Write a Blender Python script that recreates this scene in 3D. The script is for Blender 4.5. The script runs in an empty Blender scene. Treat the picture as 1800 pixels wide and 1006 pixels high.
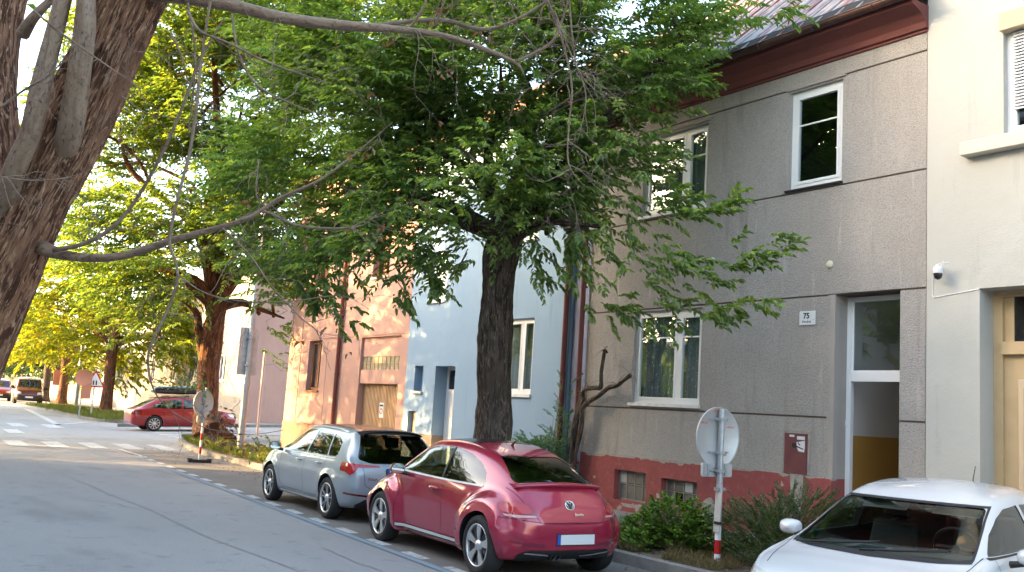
import bpy, bmesh, math, random
import numpy as np
from mathutils import Vector, Matrix, noise
from math import radians as R, sin, cos, pi
random.seed(7); rng = np.random.default_rng(7)
D = bpy.data; scene = bpy.context.scene; COL = scene.collection

# ------------------------------------------------------------------ camera
YAW, PITCH, ROLL, FPX, CAMZ = 0.600840144, 0.131338636, 0.0628458422, 1673.6, 1.75
cf = Vector((sin(YAW)*cos(PITCH), cos(YAW)*cos(PITCH), sin(PITCH)))
_r0 = Vector((cos(YAW), -sin(YAW), 0)); _u0 = _r0.cross(cf)
cr = cos(ROLL)*_r0 + sin(ROLL)*_u0; cu = -sin(ROLL)*_r0 + cos(ROLL)*_u0
cam = D.objects.new('camera', D.cameras.new('camera')); COL.objects.link(cam); scene.camera = cam
cam.matrix_world = Matrix(((cr.x, cu.x, -cf.x, 0), (cr.y, cu.y, -cf.y, 0), (cr.z, cu.z, -cf.z, CAMZ), (0, 0, 0, 1)))
cam.data.sensor_width = 36; cam.data.lens = FPX/1800*36; cam.data.clip_end = 3000; cam.data.clip_start = .05

def at(px, py, depth):
    """a spot in the place, measured off the photograph at a known distance"""
    return Vector((0, 0, CAMZ)) + depth*(cf + (px-900)/FPX*cr - (py-503)/FPX*cu)

# ------------------------------------------------------------------ tagging
def tag(o, label=None, cat=None, group=None, kind=None):
    if label: o['label'] = label
    if cat: o['category'] = cat
    if group: o['group'] = group
    if kind: o['kind'] = kind
    return o
def thing(name, label, cat, loc=(0, 0, 0), rz=0, group=None):
    o = D.objects.new(name, None); COL.objects.link(o); o.location = loc; o.rotation_euler = (0, 0, rz)
    o.empty_display_size = .2
    return tag(o, label, cat, group)
def link(name, me, parent=None, world=False):
    o = D.objects.new(name, me); COL.objects.link(o)
    if parent is not None:
        o.parent = parent
        if world:
            off = Vector((0, 0, 0)); p = parent
            while p is not None: off += Vector(p.location); p = p.parent
            o.location = -off
    return o

# ------------------------------------------------------------------ mesh builder
class MB:
    def __init__(s): s.v = []; s.f = []; s.m = []; s.sm = []
    def add(s, vs, fs, m=0, smooth=False):
        b = len(s.v); s.v += [tuple(v) for v in vs]
        for f in fs: s.f.append([b+i for i in f]); s.m.append(m); s.sm.append(smooth)
    def box(s, x0, x1, y0, y1, z0, z1, m=0):
        vs = [(x, y, z) for x in (x0, x1) for y in (y0, y1) for z in (z0, z1)]
        s.add(vs, [(0, 1, 3, 2), (4, 6, 7, 5), (0, 4, 5, 1), (2, 3, 7, 6), (0, 2, 6, 4), (1, 5, 7, 3)], m)
    def quad(s, a, b, c, d, m=0): s.add([a, b, c, d], [(0, 1, 2, 3)], m)
    def tube(s, pts, rad, n=8, m=0, caps=True, smooth=True):
        pts = [Vector(p) for p in pts]; N = len(pts)
        if not hasattr(rad, '__len__'): rad = [rad]*N
        t0 = (pts[1]-pts[0]).normalized()
        u = t0.orthogonal().normalized(); vs = []
        for i in range(N):
            t = (pts[min(i+1, N-1)]-pts[max(i-1, 0)])
            t = t.normalized() if t.length > 1e-9 else t0
            u = (u - t*u.dot(t)); u = u.normalized() if u.length > 1e-6 else t.orthogonal().normalized()
            w = t.cross(u)
            for k in range(n):
                a = 2*pi*k/n; vs.append(pts[i]+(u*cos(a)+w*sin(a))*rad[i])
        fs = [(i*n+k, i*n+(k+1) % n, (i+1)*n+(k+1) % n, (i+1)*n+k) for i in range(N-1) for k in range(n)]
        s.add(vs, fs, m, smooth)
        if caps:
            s.add(vs[:n], [tuple(range(n))[::-1]], m); s.add(vs[-n:], [tuple(range(n))], m)
    def cyl(s, a, b, r, n=12, m=0): s.tube([a, b], r, n, m)
    def prism(s, poly, axis, lo, hi, m=0, msides=None):
        """poly in the two other axes (in order), extruded along axis"""
        def P(p, h):
            p = list(p); p.insert(axis, h); return p
        n = len(poly); A = [P(p, lo) for p in poly]; B = [P(p, hi) for p in poly]
        s.add(A+B, [tuple(range(n))[::-1], tuple(range(n, 2*n))], m)
        s.add(A+B, [(i, (i+1) % n, n+(i+1) % n, n+i) for i in range(n)], m if msides is None else msides)
    def lathe(s, prof, c, axis='z', n=24, m=0, smooth=True):
        c = Vector(c); vs = []
        for r, h in prof:
            for k in range(n):
                a = 2*pi*k/n
                q = {'z': (r*cos(a), r*sin(a), h), 'x': (h, r*cos(a), r*sin(a)), 'y': (r*cos(a), h, r*sin(a))}[axis]
                vs.append(c+Vector(q))
        s.add(vs, [(i*n+k, i*n+(k+1) % n, (i+1)*n+(k+1) % n, (i+1)*n+k) for i in range(len(prof)-1) for k in range(n)], m, smooth)
    def mesh(s, name, mats, fixn=True, weld=False):
        me = D.meshes.new(name); me.from_pydata(s.v, [], s.f); me.validate()
        for mt in (mats if isinstance(mats, (list, tuple)) else [mats]): me.materials.append(mt)
        if len(me.polygons) == len(s.f):
            me.polygons.foreach_set('material_index', s.m); me.polygons.foreach_set('use_smooth', s.sm)
        else:
            print('faces dropped', name, len(s.f), len(me.polygons)); me.polygons.foreach_set('material_index', [s.m[0]]*len(me.polygons)); me.polygons.foreach_set('use_smooth', [s.sm[0]]*len(me.polygons))
        if fixn or weld:
            bm = bmesh.new(); bm.from_mesh(me)
            if weld: bmesh.ops.remove_doubles(bm, verts=bm.verts, dist=1e-4)
            bmesh.ops.recalc_face_normals(bm, faces=bm.faces); bm.to_mesh(me); bm.free()
        return me
    def build(s, name, mats, parent=None, world=False, **k):
        return link(name, s.mesh(name, mats, **k), parent, world)

def bevel(o, w=.01, seg=2):
    md = o.modifiers.new('b', 'BEVEL'); md.width = w; md.segments = seg; md.limit_method = 'ANGLE'; return o
def text_mesh(name, s, size, mt, M, parent=None, depth=.002, extrude=True, bold=0):
    cu_ = D.curves.new(name, 'FONT'); cu_.body = s; cu_.size = size; cu_.align_x = 'CENTER'; cu_.align_y = 'CENTER'
    cu_.extrude = depth; cu_.offset = bold
    t = D.objects.new(name, cu_); COL.objects.link(t)
    dg = bpy.context.evaluated_depsgraph_get(); me = D.meshes.new_from_object(t.evaluated_get(dg))
    D.objects.remove(t); D.curves.remove(cu_)
    me.transform(M); me.materials.clear(); me.materials.append(mt); me.name = name
    return link(name, me, parent)

# ------------------------------------------------------------------ materials
def _n(nt, t, **k):
    n = nt.nodes.new(t)
    for a, b in k.items(): setattr(n, a, b)
    return n
def mat(name, col, rough=.6, metal=0, coat=0, spec=.5, var=(), bump=(), coatr=.05, trans=None, coord='Object'):
    """var: (scale, colour, lo, hi[, stretch]) layers; bump: (scale, distance, kind[, stretch])"""
    m = D.materials.new(name); m.use_nodes = True; nt = m.node_tree; nt.nodes.clear()
    out = _n(nt, 'ShaderNodeOutputMaterial'); p = _n(nt, 'ShaderNodeBsdfPrincipled')
    nt.links.new(p.outputs[0], out.inputs[0])
    p.inputs['Roughness'].default_value = rough; p.inputs['Metallic'].default_value = metal
    p.inputs['Specular IOR Level'].default_value = spec
    p.inputs['Coat Weight'].default_value = coat; p.inputs['Coat Roughness'].default_value = coatr
    tc = _n(nt, 'ShaderNodeTexCoord')
    def mapped(st):
        mp = _n(nt, 'ShaderNodeMapping'); mp.inputs['Scale'].default_value = st
        nt.links.new(tc.outputs[coord], mp.inputs[0]); return mp.outputs[0]
    c = None
    for L in var:
        sc, c2, lo, hi = L[:4]; st = L[4] if len(L) > 4 else (1, 1, 1)
        nz = _n(nt, 'ShaderNodeTexNoise'); nz.inputs['Scale'].default_value = sc; nz.inputs['Detail'].default_value = 5
        nz.inputs['Roughness'].default_value = .6; nz.inputs['Distortion'].default_value = .7 if coord == 'UV' else 0; nt.links.new(mapped(st), nz.inputs[0])
        mr = _n(nt, 'ShaderNodeMapRange'); mr.inputs[1].default_value = lo; mr.inputs[2].default_value = hi
        nt.links.new(nz.outputs[0], mr.inputs[0])
        mx = _n(nt, 'ShaderNodeMix', data_type='RGBA'); nt.links.new(mr.outputs[0], mx.inputs[0])
        if c is None: mx.inputs[6].default_value = (*col, 1)
        else: nt.links.new(c, mx.inputs[6])
        mx.inputs[7].default_value = (*c2, 1); c = mx.outputs[2]
    if c is None: p.inputs['Base Color'].default_value = (*col, 1)
    else: nt.links.new(c, p.inputs['Base Color'])
    prev = None
    for L in bump:
        sc, dist, kind = L[:3]; st = L[3] if len(L) > 3 else (1, 1, 1)
        if kind == 'vor': nz = _n(nt, 'ShaderNodeTexVoronoi'); nz.inputs['Scale'].default_value = sc
        elif kind == 'wave': nz = _n(nt, 'ShaderNodeTexWave'); nz.inputs['Scale'].default_value = sc
        else:
            nz = _n(nt, 'ShaderNodeTexNoise'); nz.inputs['Scale'].default_value = sc; nz.inputs['Detail'].default_value = 4
        nt.links.new(mapped(st), nz.inputs[0])
        b = _n(nt, 'ShaderNodeBump'); b.inputs['Distance'].default_value = dist; b.inputs['Strength'].default_value = 1
        nt.links.new(nz.outputs[0], b.inputs['Height'])
        if prev: nt.links.new(prev, b.inputs['Normal'])
        prev = b.outputs[0]
    if prev: nt.links.new(prev, p.inputs['Normal'])
    return m
def glass_mat(name, tint, gloss=(.9, .95, 1), ior=1.5, rough=.0, extra=0.0):
    m = D.materials.new(name); m.use_nodes = True; nt = m.node_tree; nt.nodes.clear()
    out = _n(nt, 'ShaderNodeOutputMaterial'); mx = _n(nt, 'ShaderNodeMixShader')
    tr = _n(nt, 'ShaderNodeBsdfTransparent'); tr.inputs[0].default_value = (*tint, 1)
    gl = _n(nt, 'ShaderNodeBsdfGlossy'); gl.inputs[0].default_value = (*gloss, 1); gl.inputs['Roughness'].default_value = rough
    fr = _n(nt, 'ShaderNodeFresnel'); fr.inputs[0].default_value = ior
    ge = _n(nt, 'ShaderNodeNewGeometry'); mr = _n(nt, 'ShaderNodeMapRange'); mr.inputs[3].default_value = ior; mr.inputs[4].default_value = 1/ior
    nt.links.new(ge.outputs['Backfacing'], mr.inputs[0]); nt.links.new(mr.outputs[0], fr.inputs[0])
    ad = _n(nt, 'ShaderNodeMath', operation='ADD'); ad.inputs[1].default_value = extra; ad.use_clamp = True
    nt.links.new(fr.outputs[0], ad.inputs[0]); nt.links.new(ad.outputs[0], mx.inputs[0])
    nt.links.new(tr.outputs[0], mx.inputs[1]); nt.links.new(gl.outputs[0], mx.inputs[2]); nt.links.new(mx.outputs[0], out.inputs[0])
    return m
def leaf_mat(name, a, b, c, trans=.35, tint=(1.5, 1.6, .5), rough=.42):
    """three leaf colours picked leaf by leaf, light coming through the blade"""
    m = D.materials.new(name); m.use_nodes = True; nt = m.node_tree; nt.nodes.clear()
    out = _n(nt, 'ShaderNodeOutputMaterial'); g = _n(nt, 'ShaderNodeNewGeometry')
    cr_ = _n(nt, 'ShaderNodeValToRGB'); e = cr_.color_ramp.elements
    e[0].color = (*a, 1); e[1].color = (*c, 1); e[1].position = 1; q = e.new(.6); q.color = (*b, 1)
    nt.links.new(g.outputs['Random Per Island'], cr_.inputs[0])
    p = _n(nt, 'ShaderNodeBsdfPrincipled'); p.inputs['Roughness'].default_value = rough; p.inputs['Specular IOR Level'].default_value = .5
    nt.links.new(cr_.outputs[0], p.inputs['Base Color'])
    t = _n(nt, 'ShaderNodeBsdfTranslucent')
    mm = _n(nt, 'ShaderNodeMix', data_type='RGBA', blend_type='MULTIPLY'); mm.inputs[0].default_value = 1
    mm.inputs[7].default_value = (*tint, 1); nt.links.new(cr_.outputs[0], mm.inputs[6]); nt.links.new(mm.outputs[2], t.inputs[0])
    mx = _n(nt, 'ShaderNodeMixShader'); mx.inputs[0].default_value = trans
    nt.links.new(p.outputs[0], mx.inputs[1]); nt.links.new(t.outputs[0], mx.inputs[2]); nt.links.new(mx.outputs[0], out.inputs[0])
    return m
# ------------------------------------------------------------------ cars
def catmull(P, n):
    P = np.asarray(P, float); out = []
    for i in range(len(P)-1):
        p0 = P[max(i-1, 0)]; p1 = P[i]; p2 = P[i+1]; p3 = P[min(i+2, len(P)-1)]
        for k in range(n):
            t = k/n
            # finite-difference tangents on first column (monotone-ish)
            out.append(.5*((2*p1)+(-p0+p2)*t+(2*p0-5*p1+4*p2-p3)*t*t+(-p0+3*p1-3*p2+p3)*t**3))
    out.append(P[-1]); return np.array(out)
def section(st, ns=5):
    y, zb, ws, wm, zm, wb, zbl, we, ze, zt = st
    half = [(0, zb), (ws*.75, zb), (ws, zb+.05), (wm, zm), ((wm+wb)/2+.012, (zm+zbl)/2), (wb, zbl), (wb*.55+we*.45+.012, zbl*.5+ze*.5), (we, ze), (we*.62, ze+(zt-ze)*.72), (0, zt)]
    # mirror for smooth ends
    ext = [(-half[1][0], half[1][1])]+half+[(-half[-2][0], half[-2][1])]
    E_ = np.array(ext); out = []
    for i in range(1, len(E_)-2):
        p0, p1, p2, p3 = E_[i-1:i+3]
        for k in range(ns):
            t = k/ns; out.append(.5*((2*p1)+(-p0+p2)*t+(2*p0-5*p1+4*p2-p3)*t*t+(-p0+3*p1-3*p2+p3)*t**3))
    out.append(E_[-2]); out = np.array(out); out[:, 0] = np.maximum(out[:, 0], 0)
    return out
def loft(stations, nsub=5, ns=5, warp=None, inset=0, zb=None, m=0):
    S = catmull(stations, nsub); rings = []
    for st in S:
        st = st.copy()
        if inset:
            st[[2, 3, 5, 7]] -= inset; st[9] -= inset*.75; st[8] -= inset*.75; st[1] = zb; st[4] = max(st[4], zb+.1)
        h = section(st, ns); n = len(h)
        ring = [(x, st[0], z) for x, z in h]+[(-x, st[0], z) for x, z in h[-2:0:-1]]
        rings.append(ring)
    nr = len(rings[0]); nh = nr//2
    mb = MB(); vs = [v for r in rings for v in r]
    if warp: vs = [warp(*v) for v in vs]
    fs = []
    for i in range(len(rings)-1):
        for k in range(nr): fs.append((i*nr+k, i*nr+(k+1) % nr, (i+1)*nr+(k+1) % nr, (i+1)*nr+k))
    for base in (0, (len(rings)-1)*nr):
        for k in range(nh):
            a, b = k, k+1; c_, d_ = (nr-k-1) % nr, (nr-k) % nr
            f = [base+a, base+b, base+c_, base+d_]; f2 = []
            for q in f:
                if q not in f2: f2.append(q)
            if len(f2) > 2: fs.append(tuple(f2))
    mb.add(vs, fs, m, True)
    return mb
def boolean(me, cutters, op):
    o = D.objects.new('tmp', me); COL.objects.link(o); tmp = []
    for c in cutters:
        q = D.objects.new('tmpc', c); COL.objects.link(q); tmp.append(q)
        md = o.modifiers.new('x', 'BOOLEAN'); md.operation = op; md.solver = 'EXACT'; md.object = q
    bpy.context.view_layer.update()
    dg = bpy.context.evaluated_depsgraph_get(); r = D.meshes.new_from_object(o.evaluated_get(dg))
    D.objects.remove(o)
    for q in tmp: D.objects.remove(q)
    return r
def prism_me(poly, axis, lo, hi, mats, m=1):
    mb = MB(); mb.prism(poly, axis, lo, hi, m); return mb.mesh('c', mats)
def rounded(poly, r=.04, n=3):
    out = []; N = len(poly)
    for i in range(N):
        p = Vector(poly[i]); a = Vector(poly[i-1])-p; b = Vector(poly[(i+1) % N])-p
        ra = min(r, a.length*.45); rb = min(r, b.length*.45); A = p+a.normalized()*ra; B = p+b.normalized()*rb
        for k in range(n+1):
            t = k/n; out.append(tuple((1-t)**2*A+2*t*(1-t)*p+t*t*B))
    return out
def ribbon(line, w):
    L = [Vector(p) for p in line]; l = []; r = []
    for i, p in enumerate(L):
        t = (L[min(i+1, len(L)-1)]-L[max(i-1, 0)]).normalized(); n = Vector((-t.y, t.x))
        l.append(tuple(p+n*w/2)); r.append(tuple(p-n*w/2))
    return l+r[::-1]
class Car:
    def __init__(s, name, label, cat, stations, paint, warp=None, group=None, nsub=5, cabin=None):
        s.root = thing(name, label, cat, group=group); s.paint = paint; s.warp = warp; s.stations = stations
        s.mats = [paint, M['trim']]
        s.solid = loft(stations, nsub, 5, warp).mesh('s', s.mats)
        s.cuts = []; s.nsub = nsub; s.cabin = cabin
    def copy_solid(s): return s.solid.copy()
    def patch(s, name, poly, axis, lo, hi, mt, off=.003, parent=None, side=None, label=None, thick=0):
        r = boolean(s.copy_solid(), [prism_me(poly, axis, lo, hi, s.mats)], 'INTERSECT')
        bm = bmesh.new(); bm.from_mesh(r)
        kill = [f for f in bm.faces if f.material_index == 1]
        if side is not None: kill += [f for f in bm.faces if f.material_index == 0 and (f.calc_center_median().x*side < 0)]
        bmesh.ops.delete(bm, geom=list(set(kill)), context='FACES')
        bm.normal_update()
        for v in bm.verts: v.co += v.normal*off
        if thick:
            bmesh.ops.solidify(bm, geom=bm.faces[:], thickness=thick)
        for f in bm.faces: f.material_index = 0; f.smooth = True
        me = D.meshes.new(name); bm.to_mesh(me); bm.free(); me.materials.append(mt)
        if len(me.polygons) == 0: print('EMPTY PATCH', name); return None
        o = link(name, me, parent or s.root)
        if label: o['label'] = label
        return o
    def opening(s, name, poly, axis, lo, hi, mt, sides=(None,), rim=0.0):
        """cut a window hole and set a glass in it"""
        s.cuts.append(prism_me(poly, axis, lo, hi, s.mats))
        return [s.patch(name, poly, axis, lo, hi, mt, off=-.006, side=sd) for sd in sides]
    def wheels(s, ya, yf, tx, r, w, style, rimm, arch=None, gap=.045):
        s.wa = (ya, yf)
        for y in (ya, yf):
            mb = MB(); n = 40
            for sg in (-1, 1):
                q = MB(); x0, x1 = (tx-.12-w, tx+.3) if sg > 0 else (-tx-.3, -tx+.12+w)
                ring = [(y+(r+gap)*cos(2*pi*k/n), r+.01+(r+gap)*sin(2*pi*k/n)) for k in range(n)]
                q.prism(ring, 0, x0, x1, 1); s.cuts.append(q.mesh('c', s.mats))
            for sg in (-1, 1): make_wheel(s.root, sg*(tx), y, r, w, style, rimm, sg)
    def line(s, name, pts, w=.007, mt=None, side=None, off=.0012, axis=0, lo=-2, hi=2):
        return s.patch(name, ribbon(pts, w), axis, lo, hi, mt or M['gap'], off=off, side=side)
    def finish(s, cav=None):
        """cut arches, windows and the cabin out of the body"""
        if s.cabin:
            i0, i1, inset, zb = s.cabin
            c = loft(s.stations[i0:i1], s.nsub, 5, None, inset, zb, 1).mesh('c', s.mats); s.cuts.insert(0, c)
        r = boolean(s.copy_solid(), s.cuts, 'DIFFERENCE')
        r.name = 'body'; r.polygons.foreach_set('use_smooth', [True]*len(r.polygons))
        r.set_sharp_from_angle(angle=R(38))
        o = link('body', r, s.root); s.body = o; return o
    def place(s, x, y, heading, z=0, pitch=0):
        s.root.location = (x, y, z); s.root.rotation_mode = 'XYZ'; s.root.rotation_euler = (pitch, 0, -heading)
def make_wheel(root, x, y, r, w, style, rimm, sg):
    c = Vector((x, y, r)); rr = r*.715 if style != 'steel' else r*.66
    # x is the outer tyre wall; sg points outwards
    X = lambda d: d*-sg
    hubm = MB()
    hubm.lathe([(.0, X(.10)), (.14, X(.10)), (.14, X(.115)), (.05, X(.115))], c, 'x', 24, 0)
    hubm.lathe([(rr-.012, X(.018)), (rr-.02, X(.05)), (rr-.03, X(w-.03)), (.0, X(w-.03))], c, 'x', 40, 0)
    wh = hubm.build('wheel', M['wheelwell'], root, fixn=False)
    t = MB()
    t.lathe([(rr-.005, X(.016)), (rr+.008, X(.006)), (rr+.02, X(.0)), ((rr+r)/2, X(-.006)), (r-.03, X(.004)), (r-.008, X(.022)), (r, X(.045)), (r, X(w-.045)), (r-.012, X(w-.015)), (rr, X(w))], c, 'x', 56, 0)
    t.build('tyre', M['tyre'], wh)
    rim = MB()
    rim.lathe([(rr-.002, X(.016)), (rr, X(.008)), (rr-.012, X(.008)), (rr-.016, X(.025)), (rr-.02, X(.05))], c, 'x', 56, 0)
    def spoke(a0, w0, w1, d0, d1, r0, r1, skew=0, m=0):
        ca, sa = cos(a0), sin(a0); pts = []
        for (rad, wd, dep, sk) in ((r0, w0, d0, 0), ((r0+r1)/2, (w0+w1)/2, (d0+d1)/2-.004, skew*.5), (r1, w1, d1, skew)):
            for e in (-.5, .5):
                ly = rad; lx = e*wd+sk
                pts.append((dep, ly*ca-lx*sa, ly*sa+lx*ca))
        A = [(c.x+X(p[0]), c.y+p[1], c.z+p[2]) for p in pts]; B = [(c.x+X(p[0]+.022), c.y+p[1], c.z+p[2]) for p in pts]
        rim.add(A+B, [(0, 1, 3, 2), (2, 3, 5, 4), (6, 8, 9, 7), (8, 10, 11, 9), (0, 2, 8, 6), (2, 4, 10, 8), (1, 7, 9, 3), (3, 9, 11, 5), (0, 6, 7, 1), (4, 5, 11, 10)], m)
    R1 = rr-.012
    if style == 'five':
        for k in range(5):
            a = 2*pi*k/5+pi/2+.12
            spoke(a, .035, .105, .03, .014, .045, R1, 0, 0)
            spoke(a+pi/5, .03, .09, .055, .045, .045, R1, 0, 1); spoke(a+.3, .02, .03, .06, .05, .045, R1, 0, 1)
    elif style == 'double':
        for k in range(5):
            a = 2*pi*k/5+pi/2
            for e in (-1, 1):
                spoke(a+e*.13, .011, .012, .03, .014, .05, R1, e*.02, 0)
            spoke(a, .10, .12, .040, .030, .05, R1*.97, 0, 1)
            spoke(a, .09, .10, .018, .014, R1*.94, R1, 0, 0)
    elif style == 'multi':
        for k in range(10): spoke(2*pi*k/10+.2, .022, .035, .03, .014, .04, R1, 0, 0)
    else:
        for k in range(5): spoke(2*pi*k/5+pi/2, .08, .09, .03, .016, .04, R1, 0, 0)
    rim.lathe([(.0, X(.008)), (.028, X(.008)), (.036, X(.016)), (.06, X(.026)), (.065, X(.05))], c, 'x', 24, 0)
    o = rim.build('rim', [rimm, M['darkmetal']], wh, fixn=True)
    return wh
def mirror(root, x, y, z, sg, mt, s=1.0, label=None):
    """door mirror; glass faces the rear"""
    mb = MB(); vs = []; n = 16; L = 9
    for i in range(L):
        t = i/(L-1); prof = math.sin(pi*(.5+.5*t)) if t > 0 else 1
        rr = max(.02, (1-t**2.4))**.5
        for k in range(n):
            a = 2*pi*k/n; ex = abs(cos(a))**.75*math.copysign(1, cos(a)); ez = abs(sin(a))**.75*math.copysign(1, sin(a))
            vs.append((x+sg*.02+ex*.115*s*rr, y-.02+t*.12*s, z+ez*.075*s*rr))
    fs = [(i*n+k, i*n+(k+1) % n, (i+1)*n+(k+1) % n, (i+1)*n+k) for i in range(L-1) for k in range(n)]
    mb.add(vs, fs, 0, True); mb.add(vs[-n:], [tuple(range(n))], 0)
    mb.add(vs[:n], [tuple(range(n))], 1)
    mb.tube([(x-sg*.14*s, y+.0, z-.07), (x-sg*.03, y+.02, z-.05)], [.028, .022], 8, 1)
    o = mb.build('door_mirror', [mt, M['trim']], root)
    g = MB(); g.add([(v[0]*.88+(x+sg*.02)*.12, v[1]-.004, v[2]*.88+z*.12) for v in vs[:n]], [tuple(range(n))], 0)
    g.build('mirror_glass', M['mirror'], o)
    return o
def seats(root, y, z=.32, xs=(-.36, .36), mt=None, hr=True):
    for x in xs:
        mb = MB(); mb.box(x-.25, x+.25, y-.02, y+.48, z, z+.2)
        mb.add([(x-.24, y-.02, z+.15), (x+.24, y-.02, z+.15), (x+.24, y+.1, z+.15), (x-.24, y+.1, z+.15), (x-.2, y-.22, z+.75), (x+.2, y-.22, z+.75), (x+.2, y-.14, z+.77), (x-.2, y-.14, z+.77)],
               [(0, 1, 5, 4), (1, 2, 6, 5), (2, 3, 7, 6), (3, 0, 4, 7), (4, 5, 6, 7)])
        o = mb.build('seat', mt or M['seat'], root); bevel(o, .04, 3)
        if hr:
            h = MB(); h.box(x-.12, x+.12, y-.25, y-.16, z+.79, z+.96); bevel(h.build('headrest', mt or M['seat'], o), .03, 3)
M = {}
M['trim'] = mat('black trim', (.012, .012, .013), .55)
M['gap'] = mat('panel gap', (.006, .006, .006), .8)
M['tyre'] = mat('tyre rubber', (.022, .022, .023), .85, bump=((40, .002, 'n'),))
M['wheelwell'] = mat('wheel dark', (.02, .02, .02), .7)
M['darkmetal'] = mat('dark painted alloy', (.03, .031, .034), .35, .3)
M['brighttrim'] = mat('bright trim strip', (.72, .73, .75), .3, .2)
M['alloy'] = mat('polished alloy', (.72, .72, .73), .3, .9)
M['alloy2'] = mat('silver alloy', (.6, .6, .61), .35, .7)
M['chrome'] = mat('chrome', (.75, .76, .78), .12, 1)
M['mirror'] = mat('mirror silver', (.85, .87, .9), .03, 1)
M['seat'] = mat('seat cloth', (.035, .035, .038), .9)
M['plate'] = mat('number plate white', (.7, .72, .74), .4)
M['plateblue'] = mat('number plate blue', (.02, .1, .45), .4)
M['ink'] = mat('black ink', (.01, .01, .01), .6)
M['redlamp'] = mat('red lamp plastic', (.42, .012, .018), .12, 0, 1)
M['redlampdark'] = mat('dark red lamp plastic', (.16, .006, .01), .1, 0, 1)
M['clearlamp'] = mat('clear lamp plastic', (.65, .66, .68), .08, .3, 1)
M['tint'] = glass_mat('tinted privacy glass', (.10, .115, .12), extra=.03)
M['cglass'] = glass_mat('car glass', (.45, .53, .52), extra=.05)
M['cglass2'] = glass_mat('green car glass', (.50, .62, .60), extra=.03)
M['screen'] = glass_mat('reflective windscreen glass', (.50, .62, .60), extra=.0)
M['wglass'] = glass_mat('window glass', (.88, .92, .92), extra=.05)
M['rasp'] = mat('raspberry metallic paint', (.33, .014, .05), .2, .22, 1, var=((900, (.44, .035, .08), .45, .75),))
M['palegrey'] = mat('pale blue grey paint', (.30, .35, .395), .28, .15, 1)
M['whitepaint'] = mat('white car paint', (.60, .61, .635), .25, 0, 1)
M['redpaint'] = mat('red car paint', (.30, .012, .012), .3, .1, 1)
M['blackroof'] = mat('black glass roof', (.012, .012, .013), .2, 0, 0, .35)
def plate(root, x, y, z, face, s='', w=.52, h=.11, blue=True):
    """face -1: looks backwards, 1: forwards"""
    mb = MB(); mb.box(x-w/2-.01, x+w/2+.01, min(y, y-face*.012), max(y, y-face*.012), z-h/2-.012, z+h/2+.008)
    o = mb.build('plate_holder', M['trim'], root)
    mb = MB(); mb.box(x-w/2, x+w/2, min(y, y+face*.004), max(y, y+face*.004), z-h/2, z+h/2, 0)
    if blue:
        bx = x-face*-1*0; e = (x-w/2, x-w/2+.045) if face < 0 else (x+w/2-.045, x+w/2)
        mb.box(e[0], e[1], min(y, y+face*.006), max(y, y+face*.006), z-h/2, z+h/2, 1)
    p = mb.build('number_plate', [M['plate'], M['plateblue']], root)
    if s:
        Rm = Matrix.Translation((x+.02*-face*-1, y+face*.006, z)) @ Matrix.Rotation(pi/2, 4, 'X')
        if face > 0: Rm = Matrix.Translation((x-.02, y+face*.006, z)) @ Matrix.Rotation(pi, 4, 'Z') @ Matrix.Rotation(pi/2, 4, 'X')
        text_mesh('plate_number', s, .085, M['ink'], Rm, p, .001, bold=.002)
    return p

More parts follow.
